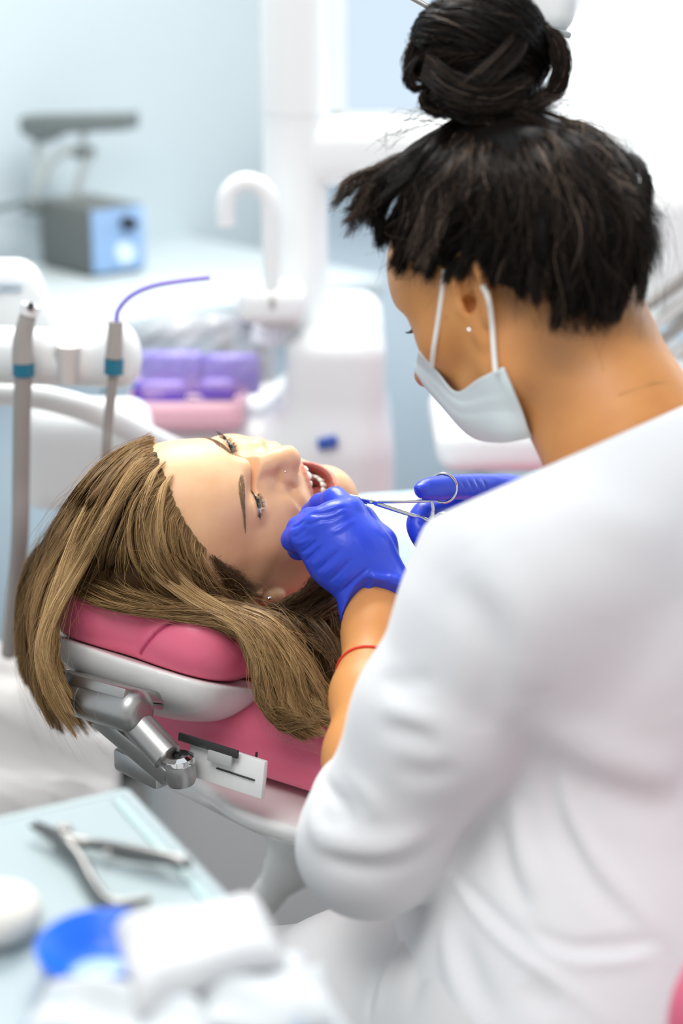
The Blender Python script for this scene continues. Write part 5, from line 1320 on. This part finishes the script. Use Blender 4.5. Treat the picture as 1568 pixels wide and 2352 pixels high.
FN = dict(
 i=[MC['i'], P(770, 1147, 1.600), P(736, 1158, 1.622), P(710, 1176, 1.636)],
 m=[MC['m'], P(712, 1196, 1.594), P(722, 1216, 1.618), P(742, 1220, 1.632)],
 r=[MC['r'], P(688, 1214, 1.586), P(696, 1240, 1.612), P(722, 1246, 1.626)],
 l=[MC['l'], P(672, 1240, 1.584), P(684, 1262, 1.604), P(712, 1270, 1.616)],
 t=[P(880, 1330, 1.592), P(868, 1250, 1.604), P(828, 1196, 1.616), P(794, 1166, 1.630)])
for k_, r in (('i', (.0122, .0105, .0092, .0078)), ('m', (.0125, .0110, .0096, .0082)), ('r', (.0120, .0105, .0092, .0080)), ('l', (.0112, .0094, .0084, .0074)), ('t', (.017, .0145, .0115, .0090))):
    fl_.chain(FN[k_], r, k=.0045 if k_ != 't' else .012)
gw = lambda f, pts, sig, amp: f.stroke([f.hit(*q) for q in pts], sig, amp, 14)
for a, b, s_, am in (((700, 1290), (742, 1252), .0016, -.0013), ((716, 1300), (762, 1258), .0016, .0012), ((728, 1312), (780, 1262), .0016, -.0014), ((742, 1322), (790, 1276), .0016, .0012), ((754, 1336), (812, 1280), .0015, -.0015), ((766, 1350), (830, 1292), .0015, .0012),
                     ((778, 1362), (850, 1300), .0015, -.0014), ((786, 1376), (866, 1318), .0015, .0013), ((800, 1372), (884, 1322), .0014, -.0016), ((806, 1362), (900, 1338), .0014, .0013), ((812, 1376), (912, 1352), .0014, -.0016), ((840, 1340), (918, 1330), .0013, -.0012),
                     ((668, 1212), (700, 1196), .0013, -.0012), ((672, 1236), (706, 1212), .0013, -.0013), ((676, 1250), (720, 1232), .0013, .0011), ((690, 1270), (730, 1240), .0013, -.0011), ((735, 1196), (790, 1180), .0014, -.0012), ((700, 1206), (745, 1190), .0014, -.0013),
                     ((760, 1225), (812, 1196), .0018, .0011), ((710, 1184), (795, 1166), .0020, -.0016), ((820, 1236), (860, 1290), .002, .0006)):
    am *= 1.75; m_ = ((a[0] + b[0]) / 2 - 3, (a[1] + b[1]) / 2 + 4); gw(fl_, [a, m_, b], s_, am)
cutc = P(858, 1384, 1.575); ncut = unit(P(828, 1480, 1.545) - P(862, 1360, 1.583))
rimp = [(792, 1424), (797, 1396), (812, 1374), (845, 1362), (880, 1366), (908, 1376), (928, 1358)]
x, y, z = fl_._xyz((slice(None),) * 3)
dcut = ((x - cutc[0]) * ncut[0] + (y - cutc[1]) * ncut[1] + (z - cutc[2]) * ncut[2]).astype(np.float32)
uax = unit(P(800, 1384, 1.575) - cutc); du_ = ((x - cutc[0]) * uax[0] + (y - cutc[1]) * uax[1] + (z - cutc[2]) * uax[2]).astype(np.float32)
curve = np.clip(du_ / .023, 0, 1.2) ** 2 * .016 + np.clip(-du_ / .023, 0, 1.2) ** 2 * -.004
fl_.F = -smin(-fl_.F, -(dcut - curve), .0015)
rim = []
for t_ in np.linspace(0, 2 * np.pi, 33):
    vax = np.cross(ncut, uax); c_, s_ = math.cos(t_), math.sin(t_); k_ = .012
    uu_ = lambda k: c_ * k
    def pt(k):
        uq = c_ * k; off = max(0, min(1.2, uq / .023)) ** 2 * .016 - max(0, min(1.2, -uq / .023)) ** 2 * .004
        return cutc + uax * uq + vax * s_ * k + ncut * (off - .001)
    while k_ < .04 and fl_.val(pt(k_)[None])[0] < .0: k_ += .0005
    rim.append(pt(k_ - .0006))
fl_.chain(rim, .0021, k=.003)
gl = fl_.build('glove', m_glove, dentist); gl['label'] = 'blue nitrile glove on the cheek'
# right hand
fr2 = Field(axis((.045, .215, .0011)), axis((1.40, 1.68, .0013)), axis((.96, 1.12, .0011)))
fr2.chain([P(972, 1124, 1.585), P(1012, 1121, 1.597), P(1062, 1119, 1.615), P(1120, 1124, 1.640), P(1185, 1150, 1.655)], [.0082, .0098, .0105, .0128, .018], k=.004, n=16)
fr2.ell(P(966, 1120, 1.579), (.006, .005, .0035), k=.003)
fr2.chain([P(1160, 1165, 1.660), P(1240, 1175, 1.662)], [.022, .024], k=.02); fr2.ell(P(1150, 1175, 1.665), (.026, .022, .024), k=.02)
fr2.chain([P(1120, 1160, 1.655), P(1040, 1162, 1.640), P(975, 1178, 1.622)], [.0125, .0112, .0100], k=.006); fr2.chain([P(975, 1178, 1.622), P(960, 1205, 1.616), P(974, 1240, 1.612), P(1000, 1262, 1.614)], [.0100, .0094, .0088, .008], k=.004, n=10)
fr2.chain([P(1130, 1180, 1.670), P(1050, 1182, 1.662), P(998, 1198, 1.650), P(990, 1228, 1.640), P(1015, 1260, 1.636)], [.0125, .0112, .0098, .0092, .0082], k=.005)
fr2.chain([P(1140, 1200, 1.680), P(1075, 1208, 1.672), P(1025, 1225, 1.660), P(1020, 1250, 1.650), P(1040, 1272, 1.645)], [.0118, .0102, .0092, .0086, .0078], k=.005)
fr2.chain([P(1120, 1135, 1.668), P(1050, 1143, 1.668), P(1008, 1158, 1.662), P(985, 1166, 1.655)], [.0128, .0110, .0098, .0085], k=.005)
for a, b in (((1075, 1105), (1085, 1130)), ((1090, 1103), (1102, 1132)), ((1108, 1104), (1118, 1136)), ((1060, 1108), (1068, 1130)), ((955, 1185), (985, 1190)), ((958, 1200), (985, 1205)), ((960, 1222), (985, 1222))): gw(fr2, [a, ((a[0] + b[0]) / 2 + 3, (a[1] + b[1]) / 2), b], .0014, -.0011)
gr = fr2.build('glove', m_glove, dentist); gr['label'] = 'blue nitrile glove holding the needle holder'
# needle holder
nh = thing('needle_holder', P(845, 1150, 1.612), 'slim steel needle holder with ring handles gripped by the blue glove', 'needle holder')
m_tool = mat('polished_steel', (.62, .65, .68), rough=.16, metal=1)
def bar(pts, w0, w1, t, nm, n=10):
    q = spline(PP(pts), n); ww = np.linspace(w0, w1, n); dirs = np.gradient(q, axis=0); V = []; vw = unit(q[0] - [0, 0, CAMZ])
    for i in range(n):
        d_ = unit(dirs[i]); up_ = unit(np.cross(vw, d_)); fwd = np.cross(d_, up_)
        for a in np.linspace(0, 2 * np.pi, 12, endpoint=False):
            c_, s_ = math.cos(a), math.sin(a); V.append(q[i] + up_ * ww[i] * math.copysign(abs(c_) ** .7, c_) + fwd * t * math.copysign(abs(s_) ** .7, s_))
    F = [(i * 12 + k, i * 12 + (k + 1) % 12, (i + 1) * 12 + (k + 1) % 12, (i + 1) * 12 + k) for i in range(n - 1) for k in range(12)] + [tuple(range(12))[::-1], tuple((n - 1) * 12 + k for k in range(12))]
    return MB().add(V, F).build(nm, m_tool, nh, angle=50)
bar([(772, 1137, 1.626), (800, 1140, 1.621), (838, 1148, 1.613)], .0013, .0026, .0016, 'jaw')
bar([(774, 1141, 1.627), (802, 1146, 1.622), (842, 1153, 1.613)], .0010, .0022, .0016, 'jaw')
bar([(828, 1146, 1.614), (868, 1153, 1.610)], .0030, .0028, .0022, 'box_joint')
MB().lathe([(0, .001), (.0016, .001), (.0018, 0)], c=P(852, 1151, 1.608), R=np.stack([v2w((1, 0, 0)), v2w((0, 1, 0)), v2w((0, 0, -1))], 1), n=16).build('pivot', m_tool, nh)
bar([(860, 1151, 1.610), (910, 1151, 1.608), (962, 1150, 1.606), (992, 1150, 1.606)], .0021, .0016, .0014, 'shank')
bar([(860, 1155, 1.611), (920, 1175, 1.610), (988, 1196, 1.608)], .0021, .0016, .0014, 'shank')
rg = P(1017, 1121, 1.600); rn = unit(v2w((-.42, .05, -.9))); ring(rg, .0128, .0013, rn, 40).build('ring_handle', m_tool, nh)
rg2 = P(1018, 1212, 1.612); ring(rg2, .0128, .0013, rn, 40).build('ring_handle', m_tool, nh)
bar([(991, 1151, 1.605), (994, 1170, 1.605), (993, 1176, 1.605)], .0018, .0014, .0012, 'ratchet')
bar([(988, 1197, 1.606), (992, 1186, 1.605), (993, 1174, 1.604)], .0032, .0016, .0014, 'ratchet')
# ------------------------------------------------------------------ bib over the patient's chest
nb, mb_ = 44, 36; bg = []
cb0 = c0 + fr_ * .0
for i in range(nb):
    for j in range(mb_):
        s_ = i / (nb - 1); t_ = j / (mb_ - 1)
        la_ = (-.20 + .40 * s_); zz_ = -.185 - .30 * t_
        # height over the trunk along its front normal
        hs_ = np.arange(.17, -.05, -.002); pts = c0 * [1, 1, 0] + ax * la_ + fr_ * hs_[:, None] + np.array([0, 0, zz_])
        v = fp.val(pts); ins = (pts[:, 2] > -.43); b = np.nonzero((v < .004) & ins)[0]; h_ = hs_[b[0]] if len(b) else -.02 - .12 * max(0, abs(la_) - .14)
        h_ = max(h_, .045 - 1.6 * max(0, abs(la_) - .12)) + .0035 * math.sin(la_ * 60 + zz_ * 30) * (.3 + t_)
        bg.append(c0 * [1, 1, 0] + ax * la_ + fr_ * (h_ + .0085) + [0, 0, zz_])
Qg = [(i * mb_ + j, i * mb_ + j + 1, (i + 1) * mb_ + j + 1, (i + 1) * mb_ + j) for i in range(nb - 1) for j in range(mb_ - 1)]
bib = mesh_np('bib', L2W(np.array(bg)), np.array(Qg), mat('bib_pale_blue', (.42, .53, .58), rough=.7, spec=.25, bump=(250, .15, .001)), patient); bib['label'] = 'pale blue paper bib'
sm = bib.modifiers.new('s', 'SOLIDIFY'); sm.thickness = .0015
bw = L2W(np.array(bg)); rel = bw - [0, 0, CAMZ]; dpt = rel[:, 1] * CP - rel[:, 2] * SP; pxb = 784 + rel[:, 0] / dpt * FPX; pyb = 1176 - (rel[:, 1] * SP + rel[:, 2] * CP) / dpt * FPX
kb = bw[np.argmin((pxb - 932) ** 2 + (pyb - 1312) ** 2)]; stp = MB().box(kb + [0, 0, .003], (.040, .007, .003), R=np.stack([unit(v2w((.86, .5, 0))), unit(np.cross([0, 0, 1.], v2w((.86, .5, 0)))), [0, 0, 1]], 1), bevel=.001).build('bib_clip', m_grey, bib)

fts = Field(axis((-.27, .27, .005)), axis((-.24, .16, .005)), axis((-.46, -.12, .005)), M_pt)
fts.chain([c0 - ax * .15, c0 + ax * .15], [.068, .068], k=.06)
for s in (-1, 1): fts.chain([c0 + fr_ * .01 + ax * .07 * s + [0, 0, -.06], c0 + fr_ * .01 + ax * .07 * s + [0, 0, -.20]], [.0915, .096], k=.05)
fts.plane((0, 0, -.200), (0, 0, 1), k=.004)
fts.build('shirt', mat('shirt_white', (.62, .64, .66), rough=.8, bump=(300, .1, .001)), patient)

# ------------------------------------------------------------------ instrument tray in the foreground
TZ = CAMZ - .56
t_ = lambda px, py, h=0: PZ(px, py, TZ + h)
cA, cB, cC = t_(-60, 1883), t_(292, 1808), t_(800, 2352)
dx = unit(cC - cB); dy = unit(np.array([dx[1], -dx[0], 0])); dy = dy if dy @ (cA - cB) > 0 else -dy
RT = np.stack([dx, dy, [0, 0, 1]], 1)
table = thing('tray_table', (cB + dx * .3 + dy * .25) * [1, 1, 0], 'pale blue tray table in the foreground under the pliers and paper packs', 'tray table')
LX, LY = .62, .46
m_tray = mat('tray_pale_blue', (.355, .43, .45), rough=.45, spec=.4, bump=(180, .05, .001)); m_traye = mat('tray_edge_teal', (.30, .44, .45), rough=.4)
ctr = cB + dx * LX / 2 + dy * LY / 2
MB().box(ctr - [0, 0, .010], (LX - .01, LY - .01, .020), R=RT, bevel=.004).build('top', m_tray, table)
def rimseg(a, b, w_): 
    a = np.asarray(a); b = np.asarray(b); d_ = unit(b - a); s_ = np.cross([0, 0, 1], d_)
    return a, b, d_, s_
for nm, a, b, s_ in (('rim', cB, cB + dx * LX, -dy), ('rim', cB, cB + dy * LY, -dx), ('rim', cB + dy * LY, cB + dy * LY + dx * LX, dy), ('rim', cB + dx * LX, cB + dx * LX + dy * LY, dx)):
    d_ = unit(b - a); MB().box((a + b) / 2 - s_ * .004 + [0, 0, -.0072], (np.linalg.norm(b - a), .011, .016), R=np.stack([d_, np.cross([0, 0, 1], d_), [0, 0, 1]], 1), bevel=.0045, seg=3).build(nm, m_tray, table)
MB().box(cB + dx * LX / 2 + dy * .0135 + [0, 0, .0006], (LX - .03, .0055, .0014), R=RT).build('groove', m_traye, table)
MB().tube(np.array([ctr - [0, 0, .02], [ctr[0], ctr[1], .06]]), .022, 20).build('column', m_steel, table)
MB().box([ctr[0], ctr[1], .03], (.46, .40, .05), R=RT, bevel=.02).build('base', m_grey, table)
# pliers
pr = thing('pliers', t_(250, 1980), 'steel orthodontic pliers lying open on the pale blue tray', 'pliers')
m_pl = mat('satin_steel', (.22, .22, .215), rough=.28, metal=1)
def handle(pts, rs, nm, hh):
    q = spline(np.array([t_(*p_, h) for p_, h in zip(pts, hh)]), 24); rr = spline(np.array([[r, 0, 0] for r in rs]), 24)[:, 0]
    V, F = tube_vf(q, rr, 14); MB().add(V, F).build(nm, m_pl, pr, angle=60)
handle([(70, 1896), (110, 1916), (150, 1940), (182, 1975), (212, 2030), (242, 2068), (280, 2078), (345, 2064)], [.0014, .0030, .0050, .0046, .0042, .0040, .0037, .0022], 'handle', [.009, .008, .007, .006, .005, .005, .005, .005])
handle([(82, 1889), (120, 1910), (150, 1930), (200, 1936), (280, 1950), (360, 1966), (415, 1980), (440, 1986)], [.0014, .0030, .0050, .0036, .0042, .0044, .0040, .0024], 'handle', [.011, .010, .009, .008, .009, .010, .010, .009])
MB().lathe([(0, .0120), (.0048, .0120), (.0056, .0105), (.0056, .003), (.0, .003)], c=t_(148, 1936, -.002), n=20).build('pivot', m_pl, pr)
MB().tube(spline(np.array([t_(238, 1958, .008), t_(300, 1972, .004), t_(360, 1980, .004), t_(400, 1982, .008)]), 12), .0016, 8).build('spring', m_pl, pr)
# blue bowl
bcen = t_(238, 2246); 
bowl = thing('mixing_bowl', bcen, 'bright blue round bowl partly covered by the white paper pack', 'bowl')
MB().lathe([(0, .004), (.016, .004), (.026, .010), (.0330, .022), (.0355, .0235), (.0370, .0220), (.0345, .012), (.027, .002), (.0, .001)], c=bcen, n=56).build('shell', mat('bright_blue_plastic', (.012, .16, .80), rough=.3, spec=.5), bowl)
MB().lathe([(0, .0085), (.014, .0085), (.019, .0065)], c=bcen + [0, -.008, 0], n=40).build('content', mat('pale_blue_paste', (.34, .50, .82), rough=.4), bowl)
# lumpy white dish at the left edge
fw_ = Field(axis((-.30, -.16, .002)), axis((.86, 1.06, .002)), axis((TZ - .01, TZ + .05, .002)))
cw = t_(-4, 2140); fw_.ell(cw + [0, 0, .012], (.026, .030, .016), k=0); fw_.bump(cw + [.004, .002, .026], (.012, .014, .01), -.006)
cup = thing('cotton_pad', cw, 'off-white cotton pad at the left edge of the tray', 'cotton pad'); fw_.build('pad', mat('cotton_white', (.64, .63, .57), rough=.9), cup)
# paper packs
m_paper = mat('white_paper', (.60, .61, .62), rough=.75, spec=.2, bump=(90, .12, .001)); 
m_print = mat('printed_paper', (.86, .88, .90), rough=.7, spec=.2); 
nt = m_print.node_tree; tc = nt.nodes.new('ShaderNodeTexCoord'); vo = nt.nodes.new('ShaderNodeTexVoronoi'); vo.inputs['Scale'].default_value = 34; mr = nt.nodes.new('ShaderNodeMapRange'); mr.inputs[1].default_value = .10; mr.inputs[2].default_value = .22; mr.inputs[3].default_value = 1; mr.inputs[4].default_value = 0
mx = nt.nodes.new('ShaderNodeMix'); mx.data_type = 'RGBA'; mx.inputs[6].default_value = (.56, .59, .61, 1); mx.inputs[7].default_value = (.22, .38, .62, 1)
nt.links.new(tc.outputs['Object'], vo.inputs['Vector']); nt.links.new(vo.outputs['Distance'], mr.inputs[0]); nt.links.new(mr.outputs[0], mx.inputs[0]); nt.links.new(mx.outputs[2], nt.nodes['Principled BSDF'].inputs['Base Color'])
def pack(name, quad, hh, thick, m, lab, cat, seed, lean=0):
    """quad: four pixels on the tray, clockwise from top left; hh their heights"""
    a = [t_(px, py, h) for (px, py), h in zip(quad, hh)]; n_ = 22; V = []; rng = np.random.default_rng(seed); ph = rng.uniform(0, 6, 6)
    for side in (1, 0):
        for i in range(n_):
            for j in range(n_):
                s_ = i / (n_ - 1); r_ = j / (n_ - 1); p = (a[0] * (1 - s_) + a[1] * s_) * (1 - r_) + (a[3] * (1 - s_) + a[2] * s_) * r_
                e_ = (min(s_, 1 - s_, r_, 1 - r_) * 6); e_ = min(1, e_) ** .5
                wv = .0022 * (math.sin(s_ * 7 + ph[0] + r_ * 3) + math.sin(r_ * 9 + ph[1] - s_ * 4))
                V.append(p + [0, 0, (thick * e_ if side else 0) + wv + (.0006 if side else 0)])
    F = []
    for i in range(n_ - 1):
        for j in range(n_ - 1):
            k = i * n_ + j; F.append((k, k + 1, k + n_ + 1, k + n_)); F.append((n_ * n_ + k, n_ * n_ + k + n_, n_ * n_ + k + n_ + 1, n_ * n_ + k + 1))
    bd = [(i * n_) for i in range(n_)] + [(n_ - 1) * n_ + j for j in range(1, n_)] + [i * n_ + n_ - 1 for i in range(n_ - 2, -1, -1)] + [j for j in range(n_ - 2, 0, -1)]
    for x_, y_ in zip(bd, bd[1:] + bd[:1]): F.append((x_, y_, y_ + n_ * n_, x_ + n_ * n_))
    return tag(MB().add(V, F).build(name, m, angle=60), lab, cat, 'paper packs on the tray')
pack('paper_pack', [(262, 2146), (592, 2068), (664, 2214), (318, 2325)], (.030, .018, .022, .030), .014, m_paper, 'thick white paper pack lying across the blue bowl', 'paper pack', 3)
pack('paper_pack', [(420, 2215), (690, 2190), (770, 2360), (470, 2380)], (.022, .018, .016, .016), .006, m_print, 'white pouch with faint blue print near the tray rim', 'paper pack', 5)
pack('paper_pack', [(110, 2262), (440, 2262), (500, 2420), (30, 2420)], (.030, .024, .018, .020), .006, m_print, 'white pouch with faint blue print in front of the bowl', 'paper pack', 9)
pack('paper_pack', [(560, 2280), (735, 2230), (815, 2400), (600, 2420)], (.012, .006, .004, .008), .004, m_print, 'flat white pouch with blue print tucked lowest at the rim', 'paper pack', 12)
# ------------------------------------------------------------------ dentist's stool
st = thing('stool', (.26, 1.22, 0), 'pink upholstered operator stool under the dentist', 'stool')
fs_ = Field(axis((.05, .62, .005)), axis((.70, 1.60, .005)), axis((.42, 1.02, .005)))
bcs = P(1785, 2340, 1.10)
fs_.ell(bcs, (.062, .030, .075), k=0); fs_.chain([bcs + [-.0, 0, -.01], bcs + [.12, .05, 0]], [.055, .055], k=.03)
fs_.build('backrest', m_pink, st)
MB().lathe([(0, .53), (.17, .53), (.20, .545), (.205, .57), (.19, .592), (.0, .60)], c=(.26, 1.24, 0), n=48).build('seat', m_pink, st)
MB().tube(np.array([(.26, 1.24, .51), (.26, 1.24, .08)]), .028, 20).build('gas_column', m_steel, st)
for k in range(5):
    a = 2 * math.pi * k / 5; e_ = np.array([.26 + .26 * math.cos(a), 1.24 + .26 * math.sin(a), .06])
    lg = MB().tube(np.array([(.26, 1.24, .10), e_]), [.022, .014], 12).build('leg', m_grey, st)
    MB().tube(np.array([e_ + [-.012 * math.sin(a), .012 * math.cos(a), -.034], e_ + [.012 * math.sin(a), -.012 * math.cos(a), -.034]]), .025, 20).build('caster', m_dark, lg)
MB().tube(spline(np.array([(.26, 1.24, .49), (.45, 1.15, .47), bcs + [.13, .06, -.10], bcs + [.08, .03, -.02]]), 16), .012, 10).build('back_support', m_steel, st)
